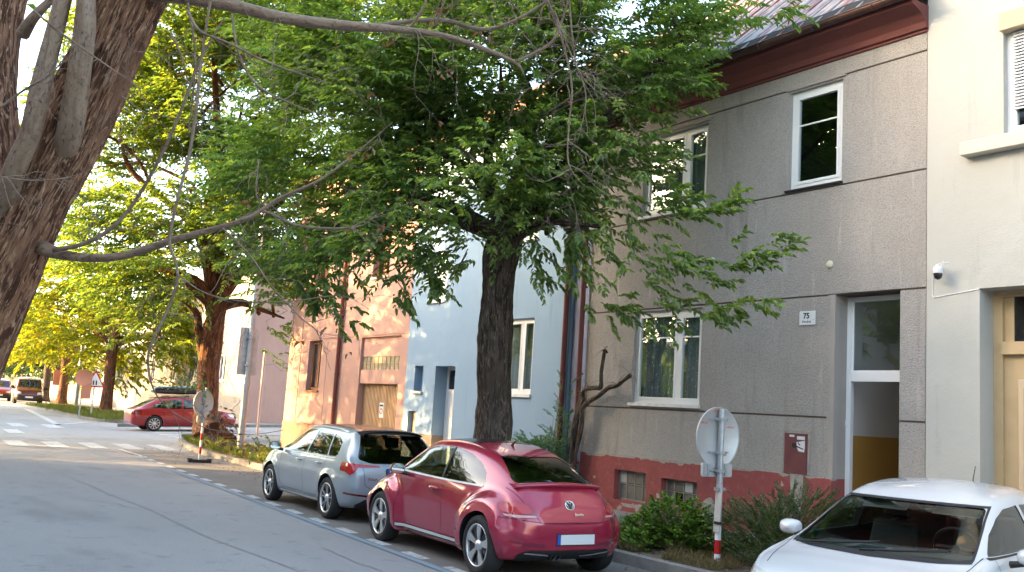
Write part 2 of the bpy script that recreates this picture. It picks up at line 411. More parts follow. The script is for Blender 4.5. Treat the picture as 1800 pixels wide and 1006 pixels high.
# ---- raspberry coupe. y: rear -2.14, front +2.14
def bulge(yc, zc, r1, r2, amt, lenr=None):
    def f(x, y, z):
        d = math.hypot((y-yc), (z-zc)*(1.0 if z > zc else .8)); t = max(0, min(1, (r2-d)/(r2-r1))); return amt*t*t*(3-2*t)
    return f
def coupe():
    st = [  # y, zb, ws, wm, zm, wb, zbl, we, ze, zt
        (-2.14, .38, .20, .28, .48, .26, .56, .20, .60, .61),
        (-2.12, .32, .36, .46, .46, .44, .62, .36, .67, .69),
        (-2.05, .27, .52, .62, .48, .58, .68, .46, .78, .80),
        (-1.93, .24, .62, .73, .50, .67, .74, .50, .875, .905),
        (-1.80, .22, .68, .785, .52, .70, .82, .52, .965, 1.01),
        (-1.60, .20, .74, .82, .54, .70, .90, .53, 1.06, 1.125),
        (-1.32, .20, .76, .82, .56, .72, .94, .52, 1.19, 1.255),
        (-.95, .20, .77, .82, .58, .76, .95, .53, 1.315, 1.375),
        (-.50, .20, .77, .82, .60, .78, .96, .56, 1.40, 1.46),
        (-.05, .20, .77, .82, .60, .785, .965, .575, 1.425, 1.488),
        (.38, .20, .77, .82, .60, .785, .97, .57, 1.395, 1.462),
        (.68, .20, .77, .82, .60, .78, .975, .57, 1.285, 1.355),
        (.92, .20, .77, .82, .60, .775, .98, .60, 1.15, 1.20),
        (1.12, .20, .76, .82, .60, .76, .96, .64, 1.02, 1.07),
        (1.40, .20, .75, .80, .58, .70, .90, .60, .955, 1.01),
        (1.70, .21, .73, .79, .56, .64, .82, .54, .875, .93),
        (1.95, .22, .70, .75, .50, .58, .72, .46, .77, .81),
        (2.08, .24, .62, .66, .46, .52, .62, .40, .66, .69),
        (2.14, .30, .44, .50, .44, .44, .52, .36, .55, .565)]
    ra, fa, wr = -1.36, 1.30, .335
    b1 = bulge(ra, wr+.02, .48, .61, .10); b2 = bulge(fa, wr+.02, .48, .61, .10)
    def warp(x, y, z):
        a = abs(x)
        if a > .45 and z < .99:
            k = min(1, (a-.45)/.2); s = math.copysign(1, x)
            add = (b1(x, y, z)+b2(x, y, z))*k
            # fender tops also lift the shoulder
            x += s*add
            sill = max(0, min(1, (.34-z)/.1))*max(0, 1-abs(y)/1.0)
            x += s*.02*sill
        return (x, y, z)
    c = Car('coupe_car', 'raspberry red rounded two-door coupe with a tail spoiler and a blank number plate', 'car', st, M['rasp'], warp, cabin=(5, 14, .055, .42))
    c.wheels(ra, fa, .895, wr, .22, 'five', M['alloy'], gap=.04)
    sw = [(.90, 1.03), (.76, 1.145), (.60, 1.24), (.42, 1.315), (.2, 1.365), (-.05, 1.385), (-.35, 1.375), (-.65, 1.325), (-.9, 1.245), (-1.08, 1.14), (-1.17, 1.035), (-1.175, .995), (-1.12, .985), (.85, 1.005)]
    door = [p for p in sw if p[0] > -.22]
    c.opening('door_window', [(-.22, 1.383)]+[(-.05, 1.385), (.2, 1.365), (.42, 1.315), (.60, 1.24), (.76, 1.145), (.90, 1.03), (.85, 1.005), (-.22, .993)], 0, -1.5, 1.5, M['cglass'], (-1, 1))
    c.opening('quarter_window', [(-.26, 1.380), (-.26, .993), (-1.12, .985), (-1.175, .995), (-1.17, 1.035), (-1.08, 1.14), (-.9, 1.245), (-.65, 1.325), (-.35, 1.375)], 0, -1.5, 1.5, M['tint'], (-1, 1))
    # pillar cover between the panes and bright strip below them
    for sd in (-1, 1):
        c.patch('window_pillar', [(-.22, 1.385), (-.26, 1.385), (-.26, .99), (-.22, .99)], 0, -1.5, 1.5, M['trim'], .001, side=sd)
        c.patch('window_trim', ribbon([(-1.16, .978), (-.5, .98), (.3, .988), (.9, 1.0)], .022), 0, -1.5, 1.5, M['brighttrim'], .006, side=sd)
    rw = rounded([(-.43, 1.335), (.43, 1.335), (.565, 1.075), (.50, 1.045), (-.50, 1.045), (-.565, 1.075)], .05)
    c.opening('rear_window', rw, 1, -2.4, -.8, M['tint'])
    ws = rounded([(-.50, 1.395), (.50, 1.395), (.64, 1.07), (.5, 1.05), (-.5, 1.05), (-.64, 1.07)], .05)
    c.opening('windscreen', ws, 1, .35, 2.5, M['cglass'])
    c.finish()
    c.patch('sunroof', rounded([(-.44, -.42), (.44, -.42), (.46, .50), (-.46, .50)], .1), 2, 1.3, 2, M['blackroof'], .003)
    # shut lines
    for sd in (-1, 1):
        c.line('door_gap', [(.93, 1.0), (.86, .9), (.83, .6), (.82, .34), (.70, .30), (-.30, .285), (-.345, .32), (-.33, .6), (-.31, .985)], side=sd)
        c.patch('sill_trim', [(-.80, .262), (.80, .262), (.82, .285), (.78, .318), (-.78, .318)], 0, -2, 2, M['trim'], .012, side=sd)
        c.patch('sill_chrome', [(-.80, .282), (.80, .282), (.79, .316), (-.79, .316)], 0, -2, 2, M['brighttrim'], .018, side=sd)
        h = MB(); x = sd*.832
        h.tube([(x, -.245, .855), (x+sd*.022, -.215, .86), (x+sd*.026, -.14, .862), (x+sd*.02, -.075, .858), (x, -.03, .853)], [.018, .024, .026, .024, .018], 10)
        h.build('door_handle', M['rasp'], c.root)
        c.patch('tail_lamp', rounded([(sd*.455, .715), (sd*.50, .835), (sd*.66, .875), (sd*.80, .84), (sd*.83, .74), (sd*.70, .69)], .05), 1, -2.6, -1.3, M['redlampmid'], .004)
        tl = c.patch('tail_lamp_lens', rounded([(sd*.51, .745), (sd*.545, .825), (sd*.67, .858), (sd*.785, .825), (sd*.81, .75), (sd*.69, .735)], .04), 1, -2.6, -1.3, M['redlamp'], .010)
        c.patch('tail_lamp_strip', rounded([(sd*.47, .712), (sd*.50, .726), (sd*.79, .728), (sd*.77, .710), (sd*.70, .70)], .008), 1, -2.6, -1.3, M['pinklamp'], .007)
        c.patch('bumper_slot', rounded([(sd*.36, .385), (sd*.36, .425), (sd*.80, .445), (sd*.80, .40)], .015), 1, -2.6, -1.6, M['raspdark'], .0015)
        c.patch('reflector', rounded([(sd*.62, .395), (sd*.62, .42), (sd*.79, .432), (sd*.79, .405)], .01), 1, -2.6, -1.6, M['redlamp'], .005)
        c.patch('headlamp', rounded([(sd*.46, .60), (sd*.50, .74), (sd*.62, .76), (sd*.70, .66), (sd*.60, .56)], .05), 1, 1.2, 2.6, M['clearlamp'], .004)
    c.line('bumper_gap', [(-.84, .695), (-.60, .675), (-.42, .655), (0, .648), (.42, .655), (.60, .675), (.84, .695)], axis=1, lo=-2.6, hi=-1.2)
    for sd in (-1, 1): c.line('hatch_gap', [(sd*.42, .65), (sd*.50, .74), (sd*.585, .88), (sd*.64, 1.0)], axis=1, lo=-2.6, hi=-1.2)
    c.patch('rear_diffuser', rounded([(-.66, .29), (-.55, .355), (.55, .355), (.66, .29), (.62, .18), (-.62, .18)], .03), 1, -2.6, -1.7, M['trim'], .006)
    for sd in (-1, 1): c.patch('bumper_chrome', [(sd*.13, .285), (sd*.58, .315), (sd*.575, .33), (sd*.13, .30)], 1, -2.6, -1.7, M['chrome'], .012)
    e = MB()
    for x in (-.26, -.19): e.lathe([(.032, -2.14), (.035, -2.15), (.03, -2.15), (.028, -2.05)], (x, 0, .275), 'y', 20)
    e.build('exhaust', M['darkmetal'], c.root)
    # tail spoiler: a thin lip across the tail
    sp = MB(); N = 24; top = []; 
    for i in range(N+1):
        t = -1+2*i/N; x = t*.60; bow = .14*t*t; dz = -.035*t*t
        top.append([(x, -1.58+bow, 1.085+dz), (x, -1.74+bow, 1.082+dz), (x, -1.86+bow, 1.070+dz), (x, -1.865+bow, 1.054+dz), (x, -1.78+bow, 1.03+dz), (x, -1.68+bow, .98+dz)])
    vs = [p for r in top for p in r]
    sp.add(vs, [(i*6+k, i*6+(k+1) % 6, (i+1)*6+(k+1) % 6, (i+1)*6+k) for i in range(N) for k in range(6)], 0, True)
    sp.add(vs[:6], [tuple(range(6))]); sp.add(vs[-6:], [tuple(range(6))])
    sp.build('tail_spoiler', M['rasp'], c.root)
    # badge
    b = MB(); by = -2.00; bz = .86
    Rb = Matrix.Translation((0, -2.02, .84)) @ Matrix.Rotation(R(-38), 4, 'X') @ Matrix.Scale(1.25, 4)
    ring = MB(); n = 32
    q = []
    for k in range(n+1): a = 2*pi*k/n; q.append((.048*cos(a), 0, .048*sin(a)))
    ring.tube(q, .006, 6); ring.lathe([(0, .0), (.046, .0)], (0, 0, 0), 'y', 24, 1)
    for P in ([(-.02, -.006, .041), (0, -.006, .006), (.02, -.006, .041)], [(-.041, -.006, .018), (-.018, -.006, -.036), (0, -.006, -.004), (.018, -.006, -.036), (.041, -.006, .018)]):
        ring.tube(P, .005, 6)
    me = ring.mesh('badge', [M['chrome'], M['darkmetal']]); me.transform(Rb); link('badge', me, c.root)
    text_mesh('model_lettering', 'Beetle', .05, M['chrome'], Matrix.Translation((.10, -2.10, .742)) @ Matrix.Rotation(pi/2-R(24), 4, 'X'), c.root, .002)
    plate(c.root, 0.05, -2.146, .47, -1)
    for sd in (-1, 1): mirror(c.root, sd*.93, .70, 1.03, sd, M['rasp'], .95)
    a = MB(); a.tube([(0, -.60, 1.44), (0, -.64, 1.475), (0, -.69, 1.50)], [.022, .014, .006], 8); a.build('aerial', M['trim'], c.root)
    seats(c.root, .12, .30); seats(c.root, -.78, .36)
    ds = MB(); ds.box(-.68, .68, .62, .98, .62, .99); bevel(ds.build('dashboard', M['seat'], c.root), .05, 3)
    sw_ = MB(); n = 24; sw_.tube([(-.36+.18*cos(2*pi*k/n), .52+.05*sin(2*pi*k/n), .93+.17*sin(2*pi*k/n)) for k in range(n+1)], .014, 6); sw_.build('steering_wheel', M['trim'], c.root)
    return c
M['redlampmid'] = mat('deep red lamp', (.28, .01, .02), .1, 0, 1); M['pinklamp'] = mat('pale red lamp', (.6, .32, .34), .1, 0, 1)
M['raspdark'] = mat('shaded seam paint', (.2, .012, .04), .4, .2, 1)

# ---- pale grey hatchback, length 4.36, wheelbase 2.65
def hatch():
    st = [
        (-2.18, .40, .46, .58, .50, .56, .62, .46, .68, .70),
        (-2.16, .32, .62, .74, .52, .72, .74, .62, .80, .82),
        (-2.10, .28, .70, .82, .54, .80, .84, .68, .90, .93),
        (-2.00, .24, .74, .865, .56, .83, .92, .64, 1.02, 1.06),
        (-1.82, .22, .78, .89, .58, .84, .94, .60, 1.24, 1.29),
        (-1.62, .21, .80, .895, .60, .84, .95, .575, 1.38, 1.43),
        (-1.38, .20, .81, .895, .60, .84, .95, .57, 1.41, 1.465),
        (-.9, .20, .81, .89, .60, .835, .95, .575, 1.42, 1.475),
        (-.3, .20, .81, .89, .60, .83, .945, .575, 1.43, 1.485),
        (.2, .20, .81, .89, .60, .83, .94, .565, 1.395, 1.455),
        (.55, .20, .81, .89, .60, .83, .94, .575, 1.28, 1.34),
        (.85, .20, .81, .89, .60, .83, .94, .62, 1.12, 1.16),
        (1.10, .20, .81, .89, .60, .82, .935, .70, .99, 1.025),
        (1.45, .20, .80, .885, .58, .80, .90, .68, .935, .965),
        (1.80, .21, .76, .86, .56, .76, .82, .64, .855, .885),
        (2.02, .22, .68, .76, .52, .68, .72, .56, .75, .77),
        (2.13, .25, .56, .64, .48, .58, .62, .48, .64, .66),
        (2.18, .32, .44, .52, .46, .48, .54, .40, .56, .57)]
    ra, fa, wr = -1.33, 1.31, .33
    b1 = bulge(ra, wr, .37, .50, .022); b2 = bulge(fa, wr, .37, .50, .022)
    def warp(x, y, z):
        if abs(x) > .5 and z < .9: x += math.copysign(1, x)*(b1(x, y, z)+b2(x, y, z))
        return (x, y, z)
    c = Car('hatchback_car', 'pale blue-grey five-door hatchback with dark rear glass, parked in front of the raspberry coupe', 'car', st, M['palegrey'], warp, cabin=(4, 13, .055, .42))
    c.wheels(ra, fa, .90, wr, .21, 'double', M['alloy'], gap=.045)
    bl = .965
    c.opening('front_door_window', rounded([(.93, .985), (.72, 1.13), (.50, 1.255), (.25, 1.34), (-.16, 1.375), (-.20, .975)], .02), 0, -1.5, 1.5, M['cglass'], (-1, 1))
    c.opening('rear_door_window', rounded([(-.25, 1.375), (-.6, 1.372), (-.92, 1.345), (-1.10, .985), (-.25, .975)], .02), 0, -1.5, 1.5, M['cglass'], (-1, 1))
    c.opening('quarter_window', rounded([(-.97, 1.338), (-1.2, 1.30), (-1.42, 1.22), (-1.50, 1.04), (-1.44, .995), (-1.15, .985)], .03), 0, -1.5, 1.5, M['tint'], (-1, 1))
    c.opening('rear_window', rounded([(-.54, 1.37), (.54, 1.37), (.70, .99), (.5, .93), (-.5, .93), (-.70, .99)], .05), 1, -2.4, -1.2, M['tint'])
    c.opening('windscreen', rounded([(-.53, 1.37), (.53, 1.37), (.72, 1.03), (.5, 1.01), (-.5, 1.01), (-.72, 1.03)], .05), 1, .25, 2.5, M['cglass'])
    c.finish()
    c.patch('glass_roof', rounded([(-.50, -1.52), (.50, -1.52), (.52, .28), (-.52, .28)], .08), 2, 1.3, 2, M['blackroof'], .003)
    for sd in (-1, 1):
        c.line('front_door_gap', [(.90, .97), (.86, .8), (.84, .4), (.70, .32), (-.20, .31), (-.26, .4), (-.225, .97)], side=sd)
        c.line('rear_door_gap', [(-.24, .31), (-.80, .31), (-.92, .42), (-.96, .62), (-1.10, .80), (-1.14, .97)], side=sd)
        c.patch('window_surround', ribbon([(.97, .962), (.3, .955), (-.6, .955), (-1.45, .965)], .018), 0, -1.5, 1.5, M['brighttrim'], .005, side=sd)
        c.patch('roof_rail', ribbon([(.2, 1.405), (-.4, 1.428), (-1.0, 1.415), (-1.4, 1.38)], .02), 0, -1.5, 1.5, M['alloy2'], .012, side=sd)
        c.patch('sill_chrome', [(-.85, .235), (.85, .235), (.86, .275), (-.86, .275)], 0, -2, 2, M['brighttrim'], .010, side=sd)
        for (y0, y1, z) in ((-.12, .06, .845), (-.98, -.80, .85)):
            h = MB(); x = sd*.885
            h.tube([(x-sd*.02, y0, z), (x+sd*.012, y0+.03, z+.004), (x+sd*.016, (y0+y1)/2, z+.006), (x+sd*.012, y1-.03, z+.004), (x-sd*.02, y1, z)], [.012, .016, .017, .016, .012], 10)
            h.build('door_handle', M['palegrey'], c.root)
        c.patch('tail_lamp', [(sd*.36, .875), (sd*.38, .902), (sd*.72, .918), (sd*.87, .935), (sd*.895, .84), (sd*.84, .745), (sd*.78, .80), (sd*.73, .868)], 1, -2.6, -1.75, M['redlamp'], .005)
        c.patch('reflector', [(sd*.55, .42), (sd*.55, .45), (sd*.86, .48), (sd*.86, .45)], 1, -2.6, -1.9, M['redlampdark'], .004)
        c.patch('headlamp', [(sd*.44, .66), (sd*.46, .76), (sd*.76, .80), (sd*.80, .70)], 1, 1.4, 2.6, M['clearlamp'], .004)
    c.patch('rear_diffuser', rounded([(-.72, .30), (-.60, .39), (.60, .39), (.72, .30), (.66, .2), (-.66, .2)], .03), 1, -2.6, -1.8, M['trim'], .005)
    c.line('hatch_gap', [(-.66, .94), (-.62, .60), (-.5, .54), (.5, .54), (.62, .60), (.66, .94)], axis=1, lo=-2.6, hi=-1.7)
    sp = MB(); vs = []
    N = 16
    for i in range(N+1):
        t = -1+2*i/N; x = t*.56; d = -.05*abs(t)**3
        vs += [(x, -1.48, 1.458+d), (x, -1.66+.03*t*t, 1.452+d), (x, -1.80+.05*t*t, 1.43+d), (x, -1.78+.05*t*t, 1.412+d), (x, -1.52, 1.39+d)]
    sp.add(vs, [(i*5+k, i*5+(k+1) % 5, (i+1)*5+(k+1) % 5, (i+1)*5+k) for i in range(N) for k in range(5)], 0, True)
    sp.add(vs[:5], [tuple(range(5))]); sp.add(vs[-5:], [tuple(range(5))]); sp.build('roof_spoiler', M['blackroof'], c.root)
    text_mesh('model_lettering', 'SCALA', .05, M['chrome'], Matrix.Translation((-.50, -2.185, .70)) @ Matrix.Rotation(pi/2, 4, 'X'), c.root, .004)
    plate(c.root, 0, -2.187, .80, -1, 'SC 58')
    for sd in (-1, 1): mirror(c.root, sd*.99, .82, 1.02, sd, M['trim'], .95)
    seats(c.root, .12, .30); seats(c.root, -.72, .34, (-.42, 0, .42))
    ds = MB(); ds.box(-.68, .68, .62, .98, .62, .97); bevel(ds.build('dashboard', M['seat'], c.root), .05, 3)
    return c

# ---- red liftback with a roof box, length 4.57
def liftback():
    st = [
        (-2.28, .40, .46, .58, .50, .56, .66, .46, .72, .74),
        (-2.25, .32, .62, .74, .52, .72, .80, .62, .86, .88),
        (-2.15, .26, .72, .82, .56, .78, .88, .66, .935, .955),
        (-1.95, .22, .76, .86, .58, .80, .91, .62, .99, 1.03),
        (-1.65, .21, .78, .88, .60, .80, .92, .57, 1.15, 1.19),
        (-1.3, .20, .79, .88, .60, .80, .93, .55, 1.29, 1.34),
        (-.85, .20, .79, .88, .60, .80, .935, .56, 1.375, 1.43),
        (-.3, .20, .79, .88, .60, .80, .935, .57, 1.405, 1.46),
        (.2, .20, .79, .88, .60, .80, .93, .565, 1.38, 1.44),
        (.55, .20, .79, .88, .60, .80, .93, .575, 1.27, 1.32),
        (.88, .20, .79, .88, .60, .80, .92, .62, 1.10, 1.14),
        (1.15, .20, .79, .88, .60, .79, .90, .69, .96, .99),
        (1.5, .20, .78, .875, .58, .77, .86, .68, .90, .93),
        (1.85, .21, .75, .85, .54, .74, .78, .64, .82, .85),
        (2.12, .23, .66, .74, .50, .66, .68, .56, .72, .735),
        (2.24, .27, .54, .62, .46, .56, .58, .46, .60, .61),
        (2.28, .33, .44, .52, .44, .48, .50, .38, .52, .53)]
    c = Car('liftback_car', 'red liftback car seen side-on at the side street, carrying a black roof box', 'car', st, M['redpaint'], None, nsub=4, cabin=(4, 12, .055, .42))
    c.wheels(-1.36, 1.22, .885, .325, .21, 'multi', M['alloy2'])
    c.opening('front_door_window', rounded([(.95, .965), (.72, 1.11), (.50, 1.235), (.25, 1.32), (-.12, 1.345), (-.16, .955)], .02), 0, -1.5, 1.5, M['cglass'], (-1, 1))
    c.opening('rear_door_window', rounded([(-.22, 1.345), (-.6, 1.335), (-1.0, 1.27), (-1.42, 1.09), (-1.48, .98), (-.22, .955)], .02), 0, -1.5, 1.5, M['cglass'], (-1, 1))
    c.opening('rear_window', rounded([(-.48, 1.33), (.48, 1.33), (.62, 1.03), (-.62, 1.03)], .05), 1, -2.4, -.8, M['tint'])
    c.opening('windscreen', rounded([(-.53, 1.355), (.53, 1.355), (.70, 1.01), (-.70, 1.01)], .05), 1, .2, 2.5, M['cglass'])
    c.finish()
    for sd in (-1, 1):
        c.line('front_door_gap', [(.90, .95), (.86, .7), (.84, .34), (-.18, .31), (-.19, .95)], side=sd, w=.012)
        c.line('rear_door_gap', [(-.20, .31), (-.85, .33), (-.95, .6), (-1.05, .9)], side=sd, w=.012)
        c.patch('tail_lamp', [(sd*.50, .70), (sd*.50, .84), (sd*.83, .87), (sd*.86, .70)], 1, -2.6, -1.9, M['redlampdark'], .005)
        c.patch('headlamp', [(sd*.44, .58), (sd*.46, .68), (sd*.78, .74), (sd*.80, .62)], 1, 1.5, 2.6, M['clearlamp'], .004)
        h = MB()
        for y in (-.06, -.98): h.tube([(sd*.868, y-.1, .82), (sd*.905, y, .83), (sd*.868, y+.1, .82)], .016, 8)
        h.build('door_handle', M['redpaint'], c.root)
        mirror(c.root, sd*.98, .82, .99, sd, M['redpaint'], .95)
    for y in (.1, -.75):
        b = MB(); b.tube([(-.56, y, 1.40), (-.50, y, 1.49), (.50, y, 1.49), (.56, y, 1.40)], .018, 8); b.build('roof_bar', M['trim'], c.root)
    seats(c.root, .12, .30); seats(c.root, -.72, .34)
    return c
def roof_box():
    """long hard shell box lying on the bars"""
    root = thing('roof_box', 'long black hard shell roof box on top of the red liftback', 'roof box')
    mb = MB(); n = 20; vs = []; L = [(-1.15, .0), (-1.12, .55), (-1.0, .8), (-.6, 1), (.3, 1), (.8, .85), (1.05, .55), (1.13, .0)]
    Ls = catmull([(a, max(b, .02)) for a, b in L], 4)
    for y, s_ in Ls:
        s_ = max(s_, .02)
        for k in range(n):
            a = 2*pi*k/n; ex = abs(cos(a))**.6*math.copysign(1, cos(a)); ez = abs(sin(a))**.7*math.copysign(1, sin(a))
            vs.append((ex*.36*s_**.5, y, .2+ez*(.19 if ez > 0 else .15)*s_))
    N = len(Ls)
    mb.add(vs, [(i*n+k, i*n+(k+1) % n, (i+1)*n+(k+1) % n, (i+1)*n+k) for i in range(N-1) for k in range(n)], 0, True)
    mb.build('shell', M['blackgloss'], root)
    s2 = MB()
    s2.tube([(x_*.362, y, .2) for x_, y in [(cos(t)*1.0, 0) for t in []]] or [(.362, -.9, .2), (.366, 0, .2), (.362, .8, .2)], .008, 6)
    s2.tube([(-.362, -.9, .2), (-.366, 0, .2), (-.362, .8, .2)], .008, 6); s2.build('seam', M['trim'], root)
    return root
M['blackgloss'] = mat('black gloss plastic', (.015, .016, .017), .2, 0, .6)

# ---- white hatchback in the corner; front is +y, bonnet, windscreen and cabin show
def whitecar():
    st = [
        (-2.05, .36, .46, .58, .50, .56, .62, .46, .68, .70),
        (-2.00, .28, .66, .78, .52, .76, .80, .62, .88, .90),
        (-1.80, .22, .74, .84, .56, .80, .86, .60, 1.06, 1.10),
        (-1.50, .20, .76, .86, .58, .80, .86, .56, 1.19, 1.235),
        (-1.05, .18, .77, .865, .58, .80, .86, .56, 1.30, 1.365),
        (-.60, .18, .77, .865, .58, .80, .86, .575, 1.315, 1.38),
        (-.20, .18, .77, .865, .58, .80, .86, .59, 1.285, 1.345),
        (.10, .18, .77, .865, .58, .80, .855, .595, 1.235, 1.285),
        (.40, .18, .77, .865, .58, .80, .85, .62, 1.135, 1.185),
        (.68, .18, .77, .865, .58, .80, .84, .64, 1.02, 1.06),
        (.95, .18, .77, .865, .58, .80, .83, .665, .905, .94),
        (1.18, .18, .77, .865, .58, .80, .80, .69, .825, .855),
        (1.38, .18, .77, .86, .56, .79, .775, .68, .785, .81),
        (1.62, .19, .74, .84, .52, .76, .73, .65, .75, .765),
        (1.88, .21, .66, .74, .48, .66, .66, .56, .68, .695),
        (2.00, .25, .54, .62, .44, .54, .56, .44, .57, .58),
        (2.05, .31, .44, .52, .42, .46, .48, .36, .49, .50)]
    c = Car('white_car', 'white car in the near corner facing the road, its windscreen, bonnet and roof showing', 'car', st, M['whitepaint'], None, nsub=6, cabin=(2, 11, .05, .36))
    c.wheels(-1.25, 1.22, .87, .31, .2, 'multi', M['alloy2'])
    c.opening('windscreen', rounded([(-.575, 1.205), (.575, 1.205), (.675, .90), (.685, .85), (.5, .84), (0, .835), (-.5, .84), (-.685, .85), (-.675, .90)], .03), 1, -.02, 2.5, M['screen'])
    c.opening('front_door_window', rounded([(.88, .885), (.60, 1.025), (.30, 1.135), (.04, 1.20), (-.35, 1.225), (-.38, .885)], .02), 0, -1.5, 1.5, M['cglass2'], (-1, 1))
    c.opening('rear_door_window', rounded([(-.44, 1.225), (-.9, 1.215), (-1.3, 1.15), (-1.48, .90), (-.44, .885)], .02), 0, -1.5, 1.5, M['tint'], (-1, 1))
    c.opening('rear_window', rounded([(-.50, 1.19), (.50, 1.19), (.62, .95), (-.62, .95)], .05), 1, -2.4, -1.2, M['tint'])
    c.finish()
    # black band round the windscreen
    band = [((-.60, 1.215), (.60, 1.215), (.575, 1.19), (-.575, 1.19))]
    c.patch('screen_band', [(-.59, 1.222), (.59, 1.222), (.59, 1.204), (-.59, 1.204)], 1, -.15, 2.5, M['trim'], .0015)
    for sd in (-1, 1):
        c.patch('screen_edge', [(sd*.576, 1.215), (sd*.592, 1.215), (sd*.70, .86), (sd*.682, .86)], 1, 0, 2.5, M['trim'], .0015)
        c.patch('window_seal', ribbon([(.92, .872), (.2, .872), (-.6, .872), (-1.5, .88)], .016), 0, -1.5, 1.5, M['trim'], .003, side=sd)
        c.line('door_gap', [(.82, .86), (.80, .6), (.78, .30), (-.36, .28), (-.41, .86)], side=sd)
        c.line('bonnet_gap', [(sd*.735, .95), (sd*.70, 1.4), (sd*.62, 1.75)], axis=2, lo=.5, hi=1.2)
        c.patch('headlamp', [(sd*.42, .54), (sd*.44, .64), (sd*.74, .70), (sd*.78, .60)], 1, 1.4, 2.6, M['clearlamp'], .004)
        m_ = mirror(c.root, sd*.955, .58, .89, sd, M['whitepaint'], .88)
        v = MB(); v.box(sd*.30-.19, sd*.30+.19, .03, .16, 1.10, 1.115)
        vm = v.mesh('sun_visor', [M['visor']]); 
        vm.transform(Matrix.Translation((sd*.30, .1, 1.15)) @ Matrix.Rotation(R(-24), 4, 'X') @ Matrix.Translation((-sd*.30, -.1, -1.115))); link('sun_visor', vm, c.root)
    # cowl, wipers
    c.patch('cowl', [(-.70, .868), (-.6, .852), (0, .843), (.6, .852), (.70, .868), (.70, .84), (.5, .826), (0, .818), (-.5, .826), (-.70, .84)], 1, .6, 2.5, M['trim'], .004)
    for (x0, x1) in ((.10, -.52), (.62, .02)):
        w = MB(); w.tube([(x0, 1.23, .852), ((x0+x1)/2, 1.16, .875), (x1, 1.08, .905)], [.009, .008, .006], 6); w.tube([(x0-.1, 1.20, .862), (x1-.02, 1.06, .915)], .005, 6)
        w.build('wiper', M['trim'], c.root)
    st_ = MB(); st_.lathe([(0, 0), (.028, 0)], (0, 0, 0), 'y', 20); me = st_.mesh('sticker', [M['greensticker']])
    me.transform(Matrix.Translation((.58, .95, .925)) @ Matrix.Rotation(R(-66), 4, 'X')); link('sticker', me, c.root)
    seats(c.root, -.15, .22); seats(c.root, -1.1, .26)
    ds = MB(); ds.box(-.70, .70, .42, 1.0, .50, .83); bevel(ds.build('dashboard', M['dash'], c.root), .06, 3)
    s = MB(); n = 28; cx, cy, cz = -.36, .30, .86
    s.tube([(cx+.18*cos(2*pi*k/n), cy+.07*sin(2*pi*k/n), cz+.165*sin(2*pi*k/n)) for k in range(n+1)], .014, 6)
    s.tube([(cx-.17, cy, cz), (cx+.17, cy, cz)], .02, 6); s.tube([(cx, cy, cz), (cx, cy+.2, cz-.12)], .03, 6)
    s.build('steering_wheel', M['trim'], c.root)
    a = MB(); a.lathe([(.05, 0), (.035, .015), (.012, .025)], (-.0, -1.38, 1.255), 'z', 14); a.tube([(0, -1.38, 1.27), (0, -1.52, 1.50)], [.007, .004], 6); a.build('aerial', M['trim'], c.root)
    return c
M['visor'] = mat('sun visor cloth', (.80, .84, .80), .8)
M['dash'] = mat('dashboard plastic', (.055, .06, .062), .7)
M['greensticker'] = mat('green sticker', (.01, .5, .3), .5)

# ---- red van far up the street, front towards us
def van(name, label, top, low):
    st = [
        (-2.2, .36, .60, .74, .5, .74, 1.0, .66, 1.55, 1.65),
        (-2.1, .28, .74, .88, .5, .86, 1.0, .76, 1.72, 1.82),
        (-1.0, .24, .80, .92, .5, .88, 1.05, .76, 1.80, 1.90),
        (.3, .24, .80, .92, .5, .88, 1.05, .74, 1.78, 1.88),
        (.8, .24, .80, .92, .5, .88, 1.05, .72, 1.65, 1.74),
        (1.3, .24, .80, .92, .5, .88, 1.05, .74, 1.22, 1.28),
        (1.5, .24, .80, .92, .5, .87, 1.0, .78, 1.10, 1.14),
        (2.0, .24, .74, .86, .5, .80, .86, .70, .94, .97),
        (2.2, .28, .62, .72, .45, .68, .66, .58, .74, .76),
        (2.26, .34, .5, .6, .45, .56, .56, .46, .62, .64)]
    c = Car(name, label, 'van' if 'van' in name else 'car', st, top, None, nsub=4)
    c.wheels(-1.4, 1.35, .91, .33, .22, 'steel', M['alloy2'])
    c.cuts = c.cuts[:]; c.finish()
    c.patch('windscreen', rounded([(-.62, 1.66), (.62, 1.66), (.74, 1.18), (-.74, 1.18)], .05), 1, .4, 2.6, M['tintsolid'], .004)
    c.patch('lit_roof_paint', [(-1.2, -2.4), (1.2, -2.4), (1.2, .9), (-1.2, .9)], 2, 1.72, 2.5, M['whitepaint'], .003)  # light falling on the red roof, put in as white paint
    c.patch('front_paint', [(-1, .60), (1, .60), (1, .84), (-1, .84)], 1, 1.4, 2.6, low, .003)
    c.patch('bumper', [(-1, .2), (1, .2), (1, .62), (-1, .62)], 1, 1.6, 2.6, M['trim'], .006)
    for sd in (-1, 1):
        c.patch('side_paint', [(-2.3, .2), (1.9, .2), (1.9, 1.02), (-2.3, 1.02)], 0, -2, 2, low, .003, side=sd)
        c.patch('side_window', rounded([(1.15, 1.14), (.7, 1.58), (-.1, 1.66), (-.1, 1.12)], .03), 0, -2, 2, M['tintsolid'], .005, side=sd)
        c.patch('headlamp', [(sd*.50, .70), (sd*.50, .84), (sd*.84, .90), (sd*.84, .72)], 1, 1.4, 2.6, M['clearlamp'], .007)
        mirror(c.root, sd*1.04, 1.0, 1.16, sd, M['trim'], 1.2)
    plate(c.root, 0, 2.275, .5, 1, '')
    return c
M['tintsolid'] = mat('dark window glass', (.012, .014, .016), .04, 0, 1)
